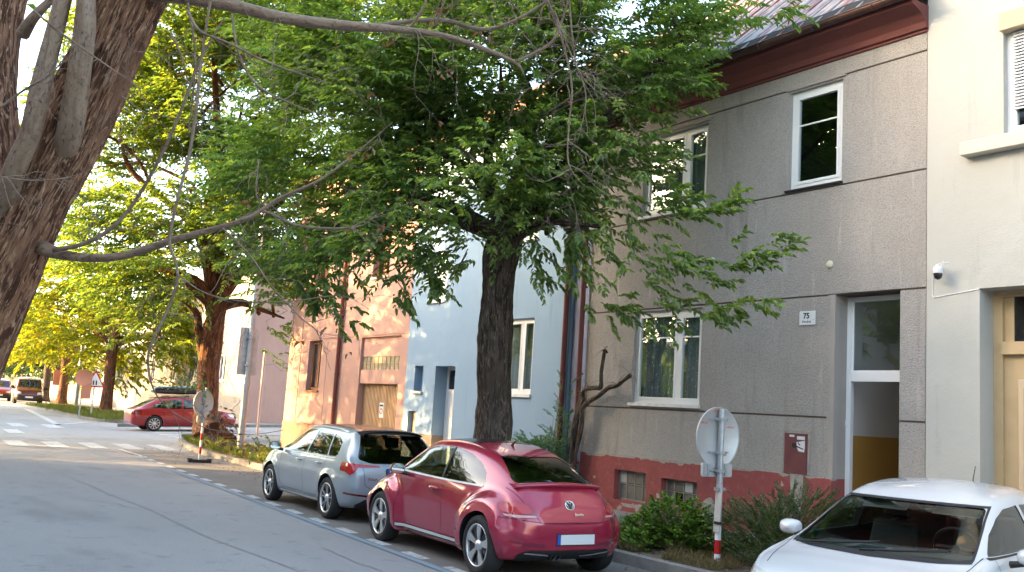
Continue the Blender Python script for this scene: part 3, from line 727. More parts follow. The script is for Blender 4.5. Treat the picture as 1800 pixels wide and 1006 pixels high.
# ------------------------------------------------------------------ environment materials
M['asphalt'] = mat('worn asphalt', (.265, .262, .265), .9, var=((.3, (.31, .305, .30), .42, .6, (1, .3, 1)), (.55, (.21, .208, .212), .55, .66, (1, .4, 1)), (70, (.17, .17, .172), .52, .64), (45, (.38, .38, .38), .66, .74), (2.6, (.21, .21, .213), .6, .66)), bump=((180, .004, 'n'), (6, .006, 'n')))
M['parkasphalt'] = mat('parking lane asphalt', (.165, .155, .145), .9, var=((.8, (.20, .19, .17), .4, .65), (140, (.05, .05, .05), .5, .7), (40, (.14, .12, .09), .68, .74)), bump=((160, .004, 'n'),))
M['pavement'] = mat('pavement asphalt', (.22, .21, .205), .9, var=((1.2, (.27, .255, .24), .4, .65), (120, (.10, .10, .10), .5, .7)), bump=((120, .003, 'n'), (3, .008, 'n')))
M['kerb'] = mat('granite kerb', (.22, .21, .20), .85, var=((3, (.14, .13, .12), .4, .7), (80, (.30, .29, .27), .5, .7)), bump=((50, .004, 'n'),))
M['dirt'] = mat('dry verge soil', (.10, .075, .055), .95, var=((5, (.16, .12, .08), .4, .65), (60, (.05, .04, .03), .5, .7)), bump=((60, .01, 'n'),))
M['whiteline'] = mat('worn white road paint', (.50, .51, .52), .85, var=((9, (.27, .27, .27), .48, .6), (120, (.4, .4, .41), .5, .6)))
M['blueline'] = mat('worn blue road paint', (.19, .29, .37), .85, var=((7, (.25, .26, .27), .38, .56), (120, (.13, .25, .37), .5, .6)))
M['crack'] = mat('tar seal', (.17, .17, .172), .8)
M['seam'] = mat('pale road seam', (.235,.232,.232), .85)
M['grassground'] = mat('mossy verge ground', (.09,.10,.04), .95, var=((3, (.14,.11,.06), .45, .65),), bump=((50,.01,'n'),))
def wallmat(name, col, stain, kind='stucco', dark=None):
    dark = dark or tuple(c*.8 for c in col)
    if kind == 'pebble':
        return mat(name, col, .95, var=((1.3, stain, .35, .7), (.5, dark, .5, .75, (1, 1, .35)), (75, tuple(c*.62 for c in col), .5, .66), (5, tuple(c*.8 for c in col), .58, .7, (1, 1, .12)), (7, tuple(c*1.15 for c in col), .62, .72, (1, 1, .15))), bump=((48, .02, 'n', (1, .8, 1.3)), (110, .008, 'n')))
    return mat(name, col, .9, var=((.9, stain, .4, .72), (.45, dark, .52, .8, (1, 1, .4)), (4, tuple(c*.86 for c in col), .6, .72, (1, 1, .12))), bump=((70, .003, 'n'), (3, .01, 'n')))
M['greywall'] = wallmat('grey pebbledash render', (.375, .35, .332), (.42, .395, .375), 'pebble', (.315, .292, .275))
M['greysmooth'] = wallmat('smooth grey render', (.36, .325, .30), (.31, .275, .255))
M['groove'] = mat('render groove', (.12, .085, .07), .95)
def plinth_mat():
    m = mat('flaking red plinth paint', (.275, .062, .06), .85, var=((2, (.205, .045, .045), .4, .7), (14, (.30, .09, .08), .5, .7)), bump=((60, .004, 'n'),))
    nt = m.node_tree; p = [n for n in nt.nodes if n.type == 'BSDF_PRINCIPLED'][0]
    old = p.inputs['Base Color'].links[0].from_socket
    tc = nt.nodes.new('ShaderNodeTexCoord'); sp = nt.nodes.new('ShaderNodeSeparateXYZ'); nt.links.new(tc.outputs['Object'], sp.inputs[0])
    nz = nt.nodes.new('ShaderNodeTexNoise'); nz.inputs['Scale'].default_value = 3.2; nz.inputs['Detail'].default_value = 7; nt.links.new(tc.outputs['Object'], nz.inputs[0])
    def rng_(src, a, b):
        r = nt.nodes.new('ShaderNodeMapRange'); r.inputs[1].default_value = a; r.inputs[2].default_value = b; nt.links.new(src, r.inputs[0]); return r.outputs[0]
    top = rng_(sp.outputs[2], 1.02, 1.09); bot = rng_(sp.outputs[2], .36, .16)
    mx = nt.nodes.new('ShaderNodeMath'); mx.operation = 'MAXIMUM'; nt.links.new(top, mx.inputs[0]); nt.links.new(bot, mx.inputs[1])
    ml = nt.nodes.new('ShaderNodeMath'); ml.operation = 'MULTIPLY_ADD'; ml.inputs[1].default_value = .19; nt.links.new(mx.outputs[0], ml.inputs[0]); nt.links.new(nz.outputs[0], ml.inputs[2])
    th = rng_(ml.outputs[0], .68, .70)
    mix = nt.nodes.new('ShaderNodeMix'); mix.data_type = 'RGBA'; nt.links.new(th, mix.inputs[0]); nt.links.new(old, mix.inputs[6]); mix.inputs[7].default_value = (.33, .29, .25, 1)
    nt.links.new(mix.outputs[2], p.inputs['Base Color']); return m
M['plinth'] = plinth_mat()
M['plaster'] = mat('bare patched plaster', (.34, .31, .28), .95, var=((9, (.25, .22, .2), .4, .7),), bump=((30, .01, 'n'),))
M['creamwall'] = wallmat('cream render', (.44, .44, .42), (.415, .415, .39), 'stucco', (.405, .405, .385))
M['bluewall'] = wallmat('light blue render', (.235, .345, .48), (.255, .36, .49), 'stucco', (.22, .325, .455))
M['lilacwall'] = wallmat('greyish lilac render', (.22, .25, .38), (.25, .28, .38))
M['pinkwall'] = wallmat('salmon pink render', (.42, .25, .21), (.45, .275, .23), 'stucco', (.38, .235, .20))
M['pinkdark'] = wallmat('dark salmon plinth', (.27, .14, .10), (.30, .16, .12))
M['brownbase'] = wallmat('brown grey plinth', (.20, .165, .14), (.25, .21, .17))
M['white'] = mat('white window plastic', (.74, .75, .76), .35)
M['sill'] = mat('white sheet sill', (.66, .66, .66), .5, var=((6, (.5, .5, .48), .5, .7),))
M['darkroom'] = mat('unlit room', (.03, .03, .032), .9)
M['curtain'] = mat('patterned net curtain', (.19, .25, .27), .9, var=((22, (.70, .78, .78), .60, .64), (3, (.11, .16, .175), .4, .6, (1, 6, .3))))
M['curtain2'] = mat('pale curtain', (.22, .24, .24), .9, var=((6, (.12, .14, .14), .4, .6, (1, 6, .2)),))
M['rustred'] = mat('rust red painted sheet', (.16, .035, .03), .5, .1, var=((3, (.11, .03, .028), .4, .7), (30, (.09, .04, .035), .6, .7)))
M['cornice'] = mat('maroon cornice paint', (.17, .05, .045), .8, var=((2.5, (.12, .04, .038), .4, .7, (1, .4, 1)), (14, (.22, .12, .1), .66, .72)))
M['roofsheet'] = mat('weathered roof sheet', (.24, .24, .25), .6, .15, var=((3.2, (.16, .05, .04), .44, .56, (.25, 3, .25)), (9, (.42, .43, .46), .55, .68, (.2, 2.4, .2))), bump=((4, .02, 'n', (.3, 3, .3)),))
M['felt'] = mat('black roofing felt', (.02, .018, .018), .9, bump=((20, .02, 'n'),))
M['tandoor'] = mat('tan door paint', (.50, .36, .20), .55, var=((5, (.46, .33, .18), .4, .7),))
M['tanpanel'] = mat('pale tan panel', (.56, .43, .29), .55)
M['slats'] = mat('tan garage boards', (.30, .19, .11), .7, var=((6, (.46, .31, .18), .4, .7, (1, 1, .1)),))
M['glassblock'] = mat('patterned glass blocks', (.34, .29, .19), .2, 0, 0, var=((30, (.14, .15, .12), .45, .6),), bump=((40, .01, 'n'),))
M['orangewood'] = mat('orange brown window wood', (.24, .09, .035), .6)
M['ochre'] = mat('ochre hall dado', (.62, .36, .09), .5)
M['hallwhite'] = mat('hall white', (.82, .82, .84), .8)
M['galv'] = mat('galvanised steel', (.42, .45, .49), .42, .55, var=((20, (.34, .37, .41), .4, .7),))
M['signback'] = mat('sign back grey', (.48, .49, .50), .45, .35, var=((4, (.55, .55, .56), .4, .7),))
M['redband'] = mat('reflective red', (.42, .012, .014), .45)
M['whiteband'] = mat('reflective white', (.72, .73, .74), .45)
M['orangeprint'] = mat('orange print', (.62, .10, .06), .6)
M['ebox'] = mat('maroon meter box', (.13, .035, .045), .5, .1, var=((4, (.16, .05, .05), .4, .7),))
M['sticker'] = mat('white sticker', (.62, .64, .66), .6)

# ------------------------------------------------------------------ facade builder
def facade(mb, X, y0, y1, z0, z1, rects, base=0):
    """rects: (ya, yb, za, zb, depth, material or None for a hole); later ones win. Faces look to -X"""
    ys = sorted({round(v, 4) for r in rects for v in r[:2] if y0 < v < y1} | {y0, y1})
    zs = sorted({round(v, 4) for r in rects for v in r[2:4] if z0 < v < z1} | {z0, z1})
    C = {}
    for i in range(len(ys)-1):
        for j in range(len(zs)-1):
            cy, cz = (ys[i]+ys[i+1])/2, (zs[j]+zs[j+1])/2; d, m, hole = 0, base, False
            for r in rects:
                if r[0] < cy < r[1] and r[2] < cz < r[3]:
                    d = r[4]; hole = r[5] is None
                    m = base if r[5] in (None, -1) else r[5]
            C[i, j] = (d, m, hole)
            if not hole:
                x = X+d; mb.quad((x, ys[i], zs[j]), (x, ys[i], zs[j+1]), (x, ys[i+1], zs[j+1]), (x, ys[i+1], zs[j]), m)
    for (i, j), (d, m, h) in C.items():
        if (i+1, j) in C and C[i+1, j][0] != d:
            e = C[i+1, j]; mm = m if d < e[0] else e[1]; y = ys[i+1]
            mb.quad((X+d, y, zs[j]), (X+d, y, zs[j+1]), (X+e[0], y, zs[j+1]), (X+e[0], y, zs[j]), mm)
        if (i, j+1) in C and C[i, j+1][0] != d:
            e = C[i, j+1]; mm = m if d < e[0] else e[1]; z = zs[j+1]
            mb.quad((X+d, ys[i], z), (X+d, ys[i+1], z), (X+e[0], ys[i+1], z), (X+e[0], ys[i], z), mm)
def shell(mb, X, X2, y0, y1, z0, z1, m=0, eps=.003):
    """side, back and top walls of a house behind its facade"""
    mb.quad((X, y0, z0), (X2, y0, z0), (X2, y0, z1), (X, y0, z1), m); mb.quad((X, y1, z0), (X2, y1, z0), (X2, y1, z1), (X, y1, z1), m)
    mb.quad((X2, y0, z0), (X2, y1, z0), (X2, y1, z1), (X2, y0, z1), m); mb.quad((X, y0, z1), (X2, y0, z1), (X2, y1, z1), (X, y1, z1), m)
def window(root, X, ya, yb, za, zb, splits=(), bars=(), fw=.07, rec=.10, depth=.20, sill=True, fm=None, curtain=None, gl=None, label=None, sillm=None, sillh=.05):
    """frame with casements; splits are mullion centres, bars are glazing bars"""
    fm = fm or M['white']; x = X+rec; mb = MB()
    mb.box(x, x+.07, ya, yb, zb-fw, zb); mb.box(x, x+.07, ya, yb, za, za+fw)
    mb.box(x, x+.07, ya, ya+fw, za+fw, zb-fw); mb.box(x, x+.07, yb-fw, yb, za+fw, zb-fw)
    for s in splits: mb.box(x-.002, x+.07, s-fw*.75, s+fw*.75, za+fw, zb-fw)
    edges = [ya]+list(splits)+[yb]
    for i in range(len(edges)-1):   # casement inside each light
        a = edges[i]+(fw if i == 0 else fw*.75); b = edges[i+1]-(fw if i == len(edges)-2 else fw*.75); q = fw*.55
        mb.box(x-.012, x+.05, a, b, zb-fw-q, zb-fw); mb.box(x-.012, x+.05, a, b, za+fw, za+fw+q)
        mb.box(x-.012, x+.05, a, a+q, za+fw+q, zb-fw-q); mb.box(x-.012, x+.05, b-q, b, za+fw+q, zb-fw-q)
    for z in bars:
        for i in range(len(edges)-1):
            mb.box(x+.008, x+.03, edges[i]+fw, edges[i+1]-fw, z-.012, z+.012)
    w = mb.build('window', fm, root, True)
    if label: w['label'] = label
    g = MB(); g.box(x+.015, x+.022, ya+fw, yb-fw, za+fw, zb-fw); g.build('pane', gl or M['wglass'], w, True)
    if curtain:
        c = MB(); n = 60; vs = []
        for i in range(n+1):
            t = i/n; y = ya+fw+(yb-ya-2*fw)*t; xx = x+.10+.025*sin(t*46)+.012*sin(t*91+1)
            vs += [(xx, y, za+.02), (xx, y, zb-.02)]
        c.add(vs, [(2*i, 2*i+1, 2*i+3, 2*i+2) for i in range(n)], 0, True); c.build('curtain', curtain, w, True)
    if sill:
        s = MB(); s.box(X-.05, x-.004, ya-.02, yb+.05, za-sillh, za-.004); s.build('sill', sillm or M['sill'], w, True)
    return w
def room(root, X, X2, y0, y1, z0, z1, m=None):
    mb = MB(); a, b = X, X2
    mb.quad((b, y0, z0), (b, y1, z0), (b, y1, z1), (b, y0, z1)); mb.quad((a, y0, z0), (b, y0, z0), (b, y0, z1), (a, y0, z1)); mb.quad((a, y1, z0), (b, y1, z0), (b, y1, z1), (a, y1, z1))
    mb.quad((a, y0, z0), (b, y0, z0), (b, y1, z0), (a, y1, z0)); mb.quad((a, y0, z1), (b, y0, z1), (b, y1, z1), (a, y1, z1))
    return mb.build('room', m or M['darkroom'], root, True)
def downpipe(root, x, y, z0, z1, r=.05, m=None, name='downpipe', top=None):
    mb = MB(); pts = [(x, y, z0), (x, y, z1)]
    if top: pts += [((x+top[0])/2, y, z1+.25), (top[0], y, top[1])]
    mb.tube(pts, r, 12)
    z = z0+.6
    while z < z1-.3:
        mb.tube([(x, y, z), (x, y, z+.035)], r+.010, 12); mb.box(x+r-.01, x+r+.05, y-.012, y+.012, z, z+.03); z += 1.7
    return mb.build(name, m or M['rustred'], root, True)
XF = 11.7
# ================================================================== grey house
def grey_house():
    y0, y1 = 7.27, 14.38
    h = thing('grey_house', 'grey pebbledash house with flaking red plinth, maroon cornice and an open door at number 75', 'house', (XF+3, 10.8, 0))
    mb = MB(); G = .018
    gr = [(y0-.01, y1, z-.014, z+.014, G, 3) for z in (1.955, 3.745, 5.385, 7.075)]
    rects = gr+[
        (8.70, 8.78, 1.09, 3.745, .0, 1), (8.78, 8.82, 1.09, 3.745, 0, -1),
        (y0-.01, y1+.1, -.3, 1.09, -.02, 2),
        (11.34, 13.02, 2.055, 3.70, .17, None), (11.36, 12.97, 5.46, 6.93, .17, None), (8.63, 9.60, 5.43, 7.02, .17, None),
        (11.30, 12.15, .33, .79, .16, None), (12.52, 13.37, .31, .84, .16, None),
        (7.65, 8.70, .0, 3.745, .34, None)]
    facade(mb, XF, y0, y1, -.3, 7.34, rects)
    shell(mb, XF, XF+8, y0, y1, -.3, 7.34, 0)
    # bands of smooth render round the upper windows
    mb.build('wall', [M['greywall'], M['greysmooth'], M['plinth'], M['groove']], h, True)
    tr = MB()
    for a, b, z in ((11.32, 13.02, 6.97), (8.58, 9.66, 7.05)):
        tr = MB(); tr.box(XF-.03, XF+.04, a, b, z, z+.04); tr.build('window_head', M['greysmooth'], h, True)
    # patches of bare plaster where the paint has gone
    def blob(yc, zc, ry, rz, x, seed, name='plaster_patch'):
        pts = []
        for k in range(26):
            a = 2*pi*k/26; r = 1+.28*noise.noise((cos(a)*1.7+seed, sin(a)*1.7, seed)); sq = 1/max(abs(cos(a)), abs(sin(a)))**.6
            pts.append((yc+ry*r*sq*cos(a), zc+rz*r*sq*sin(a)))
        m_ = MB(); m_.prism(pts, 0, x-.004, x+.01); m_.build(name, M['plaster'], h, True)
    blob(11.02, .34, .15, .22, XF-.02, 1.3); blob(9.31, .82, .125, .34, XF-.02, 4.1)
    for y in (12.0, 13.2): blob(y, 1.085, .4, .022, XF-.02, y)
    blob(10.6, 1.085, .5, .02, XF-.02, 2.2); blob(12.9, .235, .25, .03, XF-.02, 3.2); blob(12.2, .235, .3, .03, XF-.02, 9.2)
    room(h, XF+.17, XF+2.2, 11.0, 13.3, 1.9, 3.9); room(h, XF+.17, XF+2.2, 11.0, 13.3, 5.2, 7.2); room(h, XF+.17, XF+2.2, 8.2, 10.0, 5.2, 7.2); room(h, XF+.16, XF+1.2, 11.1, 13.6, .1, .95)
    # ground floor window: left light fixed, right light tilted in
    w = window(h, XF, 11.34, 13.02, 2.06, 3.70, (11.94,), (3.22,), rec=.07, curtain=M['curtain'], sillh=.06)
    g2 = MB()
    g2.box(XF+.055, XF+.08, 11.36, 11.92, 3.55, 3.62); sash = g2.mesh('sash', [M['white']])
    link('sash', sash, w, True)
    window(h, XF, 11.36, 12.97, 5.47, 6.93, (11.92,), (6.42,), rec=.08, curtain=M['curtain2'], sillh=.05)
    window(h, XF, 8.63, 9.60, 5.44, 7.02, (), (6.47,), rec=.06, fw=.085, sillm=M['felt'], sillh=.03)
    # cellar lights
    for (a, b, c, d) in ((11.30, 12.15, .33, .79), (12.52, 13.37, .31, .84)):
        mb = MB(); x = XF+.10; t = .018
        mb.box(x, x+.03, a, b, c, c+.03); mb.box(x, x+.03, a, b, d-.03, d); mb.box(x, x+.03, a, a+.03, c, d); mb.box(x, x+.03, b-.03, b, c, d)
        for k in range(1, 4): y = a+(b-a)*k/4; mb.box(x-.002, x+.028, y-t/2, y+t/2, c, d)
        z = (c+d)/2+.02; mb.box(x-.004, x+.026, a, b, z-t/2, z+t/2)
        f = mb.build('cellar_window', M['cellarframe'], h, True)
        cnt = 0
        for k in range(4):
            for r in range(2):
                ya, yb = a+(b-a)*k/4+t, a+(b-a)*(k+1)/4-t; zz = (c+.03, z-t) if r == 0 else (z+t, d-.03)
                if b < 12.2 and (k, r) == (2, 0): continue
                p = MB(); p.box(x+.01, x+.016, ya, yb, *zz)
                lit = (k, r) in ((3, 1),) if b > 12.2 else (k, r) == (1, 1)
                p.build('pane', M['cellarpale'] if lit else M['cellarpane'], f, True)
    # doorway: white metal frame, overlight, open below onto the hall
    x = XF+.34; ya, yb = 7.65, 8.70; mb = MB()
    mb.box(x-.05, x+.02, yb-.075, yb+.0, .05, 3.73); mb.box(x-.05, x+.02, ya, ya+.05, .05, 3.73); mb.box(x-.05, x+.02, ya+.05, yb-.075, 3.66, 3.73); mb.box(x-.055, x+.02, ya+.05, yb-.075, 2.50, 2.63)
    mb.box(x-.03, x+.0, yb-.10, yb-.075, 2.63, 3.66); mb.box(x-.03, x, ya+.05, yb-.10, 2.63, 2.66)
    df = mb.build('door_frame', M['white'], h, True)
    g = MB(); g.box(x-.02, x-.012, ya+.05, yb-.10, 2.66, 3.66); g.build('overlight_pane', M['wglass'], df, True)
    # hall
    hl = MB(); a, b = x+.02, XF+4.5; yl = 9.6; yr = 7.5
    for z0, z1, m in ((.12, 1.72, 1), (1.72, 3.9, 0)):
        hl.quad((a+.12, yb+.05, z0), (b, yl, z0), (b, yl, z1), (a+.12, yb+.05, z1), m)
        hl.quad((a, yr, z0), (b, yr, z0), (b, yr, z1), (a, yr, z1), m)
        hl.quad((b, yr, z0), (b, yl, z0), (b, yl, z1), (b, yr, z1), m)
        hl.quad((a, yb, z0), (a+.12, yb+.05, z0), (a+.12, yb+.05, z1), (a, yb, z1), m)
    hl.quad((a, yr, 3.9), (b, yr, 3.9), (b, yl, 3.9), (a, yl, 3.9), 0); hl.quad((XF-.02, ya, .14), (b, yr, .14), (b, yl, .14), (XF-.02, yb, .14), 2)
    hl.build('hallway', [M['hallwhite'], M['ochre'], M['pavement']], h, True)
    dl = MB(); dl.box(b-.06, b-.01, 7.75, 8.75, .14, 2.3); dd = dl.build('inner_door', M['innerdoor'], h, True); dg = MB(); dg.box(b-.075, b-.06, 7.95, 8.55, 1.3, 2.1); dg.build('pane', M['discwhite2'], dd, True)
    lm = MB(); lm.lathe([(0, 3.62), (.1, 3.66), (.13, 3.75), (.13, 3.9)], (x+1.6, 8.5, 0), 'z', 16); lm.build('ceiling_lamp', M['sticker'], h, True)
    sk = MB(); sk.box(a+.13, b, yb+.30, yb+.33, .14, .30); sk.build('skirting', M['guttr'], h, True) if False else None
    nb = MB(); nb.box(a+.35, a+.42, 7.52, 7.75, 1.72, 2.0); nb.build('notice_board', M['ebox'], h, True)
    it = MB(); it.box(x-.07, x-.05, yb+.0-.02, yb+.05, 1.86, 1.93); it.build('doorbell', M['sticker'], h, True)
    # cornice, gutter, roof
    c = MB(); pr = [(XF-.004, 7.33), (XF-.03, 7.34), (XF-.03, 7.37), (XF-.07, 7.38), (XF-.10, 7.46), (XF-.20, 7.56), (XF-.36, 7.62), (XF-.42, 7.63), (XF-.42, 7.70), (XF+.3, 7.70), (XF+.3, 7.33)]
    c.prism([(p[0], p[1]) for p in pr], 1, y0-.03, y1+.03); co = c.build('cornice', M['cornice'], h, True)
    g = MB(); r = .075; gx, gz = XF-.50, 7.745; n = 10; N = 24; vs = []
    for i in range(N+1):
        y = y0-.12+(y1-y0+.2)*i/N; sag = .012*noise.noise((y, 3, 1))
        for k in range(n+1):
            a = pi+pi*k/n; vs.append((gx+r*cos(a), y, gz+sag+r*sin(a)))
        for k in range(n+1):
            a = 2*pi-pi*k/n; vs.append((gx+(r-.006)*cos(a), y, gz+sag+(r-.006)*sin(a)))
    q = 2*(n+1); g.add(vs, [(i*q+k, i*q+(k+1) % q, (i+1)*q+(k+1) % q, (i+1)*q+k) for i in range(N) for k in range(q)], 0, True)
    g.tube([(gx-r, y0-.12, gz+.005), (gx-r, y1+.08, gz+.005)], .012, 8)
    g.add([(gx+r*cos(pi+pi*k/n), y0-.12, gz+r*sin(pi+pi*k/n)) for k in range(n+1)], [tuple(range(n+1))])
    y = y0+.5
    while y < y1:
        g.tube([(gx+(r+.006)*cos(pi+pi*k/n), y, gz+(r+.006)*sin(pi+pi*k/n)) for k in range(n+1)], .012, 6); y += 1.02
    g.build('gutter', M['guttr'], h, True)
    rf = MB(); sl = math.tan(R(41)); x0r, z0r = XF-.46, 7.80; x1r = XF+4.2
    rf.add([(x0r, y0-.03, z0r), (x1r, y0-.03, z0r+(x1r-x0r)*sl), (x1r, y1+.02, z0r+(x1r-x0r)*sl), (x0r, y1+.02, z0r), (x0r, y0-.03, z0r-.03), (x1r, y0-.03, z0r+(x1r-x0r)*sl-.03), (x1r, y1+.02, z0r+(x1r-x0r)*sl-.03), (x0r, y1+.02, z0r-.03)],
           [(0, 1, 2, 3), (4, 5, 6, 7), (0, 3, 7, 4), (0, 1, 5, 4), (2, 3, 7, 6)])
    y = y0+.1
    while y < y1:   # standing seams
        rf.tube([(x0r, y, z0r+.012), (x1r, y, z0r+(x1r-x0r)*sl+.012)], .018, 5); y += .36
    xe = x1r; ze = z0r+(x1r-x0r)*sl; rf.quad((xe, y0, ze-.02), (xe+4, y0, ze-3.4), (xe+4, y1, ze-3.4), (xe, y1, ze-.02))
    rf.add([(x0r+.3, y0, 7.5), (xe, y0, ze-.04), (xe+3.8, y0, 7.5)], [(0, 1, 2)]); rf.add([(x0r+.3, y1, 7.5), (xe, y1, ze-.04), (xe+3.8, y1, 7.5)], [(0, 1, 2)])
    rf.build('roof', M['roofsheet'], h, True)
    fl = MB(); N = 60; vs = []
    for i in range(N+1):
        y = y0-.05+(y1-y0+.1)*i/N; d = .03+.05*abs(noise.noise((y*3, 0, 5))); up = .22+.10*noise.noise((y*2.2, 4, 0))
        vs += [(x0r-.05, y, z0r-.05-d*.6), (x0r+up, y, z0r+up*sl+.03+d*.3), (x0r+up, y, z0r+up*sl-.01)]
    fl.add(vs, [(3*i, 3*i+1, 3*i+4, 3*i+3) for i in range(N)]+[(3*i+1, 3*i+2, 3*i+5, 3*i+4) for i in range(N)]); fl.build('eaves_felt', M['felt'], h, True)
    downpipe(h, XF-.09, 14.46, .25, 7.2, .05, M['rustred'], top=(XF-.5, 7.68))
    # lime streaks under the upper sill and the number plate
    return h
M['innerdoor'] = mat('brown inner door', (.13, .07, .04), .6); M['discwhite2'] = mat('frosted pane', (.4, .42, .42), .4)
M['guttr'] = mat('old gutter sheet', (.06, .032, .03), .45, .2, var=((5, (.10, .04, .035), .4, .7), (3, (.05, .035, .035), .5, .7)))
M['cellarframe'] = mat('weathered cellar frame', (.25, .22, .19), .8)
M['cellarpane'] = mat('dusty cellar glass', (.11, .11, .105), .35, 0, 0, var=((8, (.17, .16, .15), .4, .7),))
M['cellarpale'] = mat('pale cellar panel', (.42, .46, .46), .5)
grey_house()

def small_fixtures():
    # number plate
    n = thing('house_number_plate', 'white house number plate reading 75 beside the open door', 'number plate', (XF-.01, 9.18, 3.42))
    mb = MB(); mb.box(-.008, .004, -.145, .145, -.105, .105); bevel(mb.build('plate', M['sticker'], n), .008, 2)
    Rm = Matrix.Rotation(-pi/2, 4, 'Z') @ Matrix.Rotation(pi/2, 4, 'X')
    text_mesh('number', '75', .115, M['ink'], Matrix.Translation((-.009, .015, .03)) @ Rm, n, .001, bold=.004)
    text_mesh('full_stop', '.', .1, M['ink'], Matrix.Translation((-.009, -.115, -.0)) @ Rm, n, .001)
    text_mesh('street_name', 'Hrušná', .055, M['guttr'], Matrix.Translation((-.009, .01, -.055)) @ Rm, n, .0008, bold=.0006)
    # meter box
    e = thing('meter_box', 'maroon metal meter box with torn stickers set in the grey wall', 'meter box', (XF, 9.33, 1.40))
    mb = MB(); mb.box(-.035, .03, -.205, .205, -.29, .30); bevel(mb.build('box_door', M['ebox'], e), .006, 2)
    mb = MB(); mb.box(-.02, .03, -.26, .235, .30, .335); mb.box(-.018, .03, .207, .235, -.30, .3); mb.box(-.018, .03, -.25, -.207, -.30, .3); mb.build('surround', M['plaster'], e)
    for (a, b, c, d) in ((-.17, -.03, .21, .26), (.02, .11, .245, .275)):
        s = MB(); s.box(-.038, -.034, a, b, c, d); s.build('sticker', M['sticker'], e)
    s = MB()
    s.prism([(-.16, .03), (-.06, .04), (-.03, .09), (-.02, .17), (-.08, .18), (-.17, .20), (-.175, .11)], 0, -.038, -.034); s.build('torn_sticker', M['sticker'], e)
    s = MB(); s.prism([(-.02, .12), (-.15, .08), (-.15, .065), (-.02, .10)], 0, -.040, -.0385); s.prism([(-.05, .17), (-.1, .13), (-.08, .125), (-.04, .16)], 0, -.040, -.0385); s.build('sticker_print', M['ink'], e)
    k = MB(); k.box(-.055, -.034, -.01, .05, .09, .16); bevel(k.build('lock', M['trim'], e), .008, 2)
    # two round discs
    for y, z, m, l in ((8.80, 4.20, 'discpale', 'small round cream disc high on the grey wall above the doorway'), (11.15, 4.48, 'discwhite', 'small round white disc on the grey wall above the ground floor window')):
        d = thing('wall_disc', l, 'disc', (XF, y, z)); mb = MB(); mb.lathe([(.0, -.03), (.05, -.028), (.058, -.015), (.058, .005)], (0, 0, 0), 'x', 24); mb.build('disc', M[m], d, fixn=True)
M['discpale'] = mat('cream disc', (.52, .5, .38), .6); M['discwhite'] = mat('white disc', (.5, .52, .55), .6)
small_fixtures()

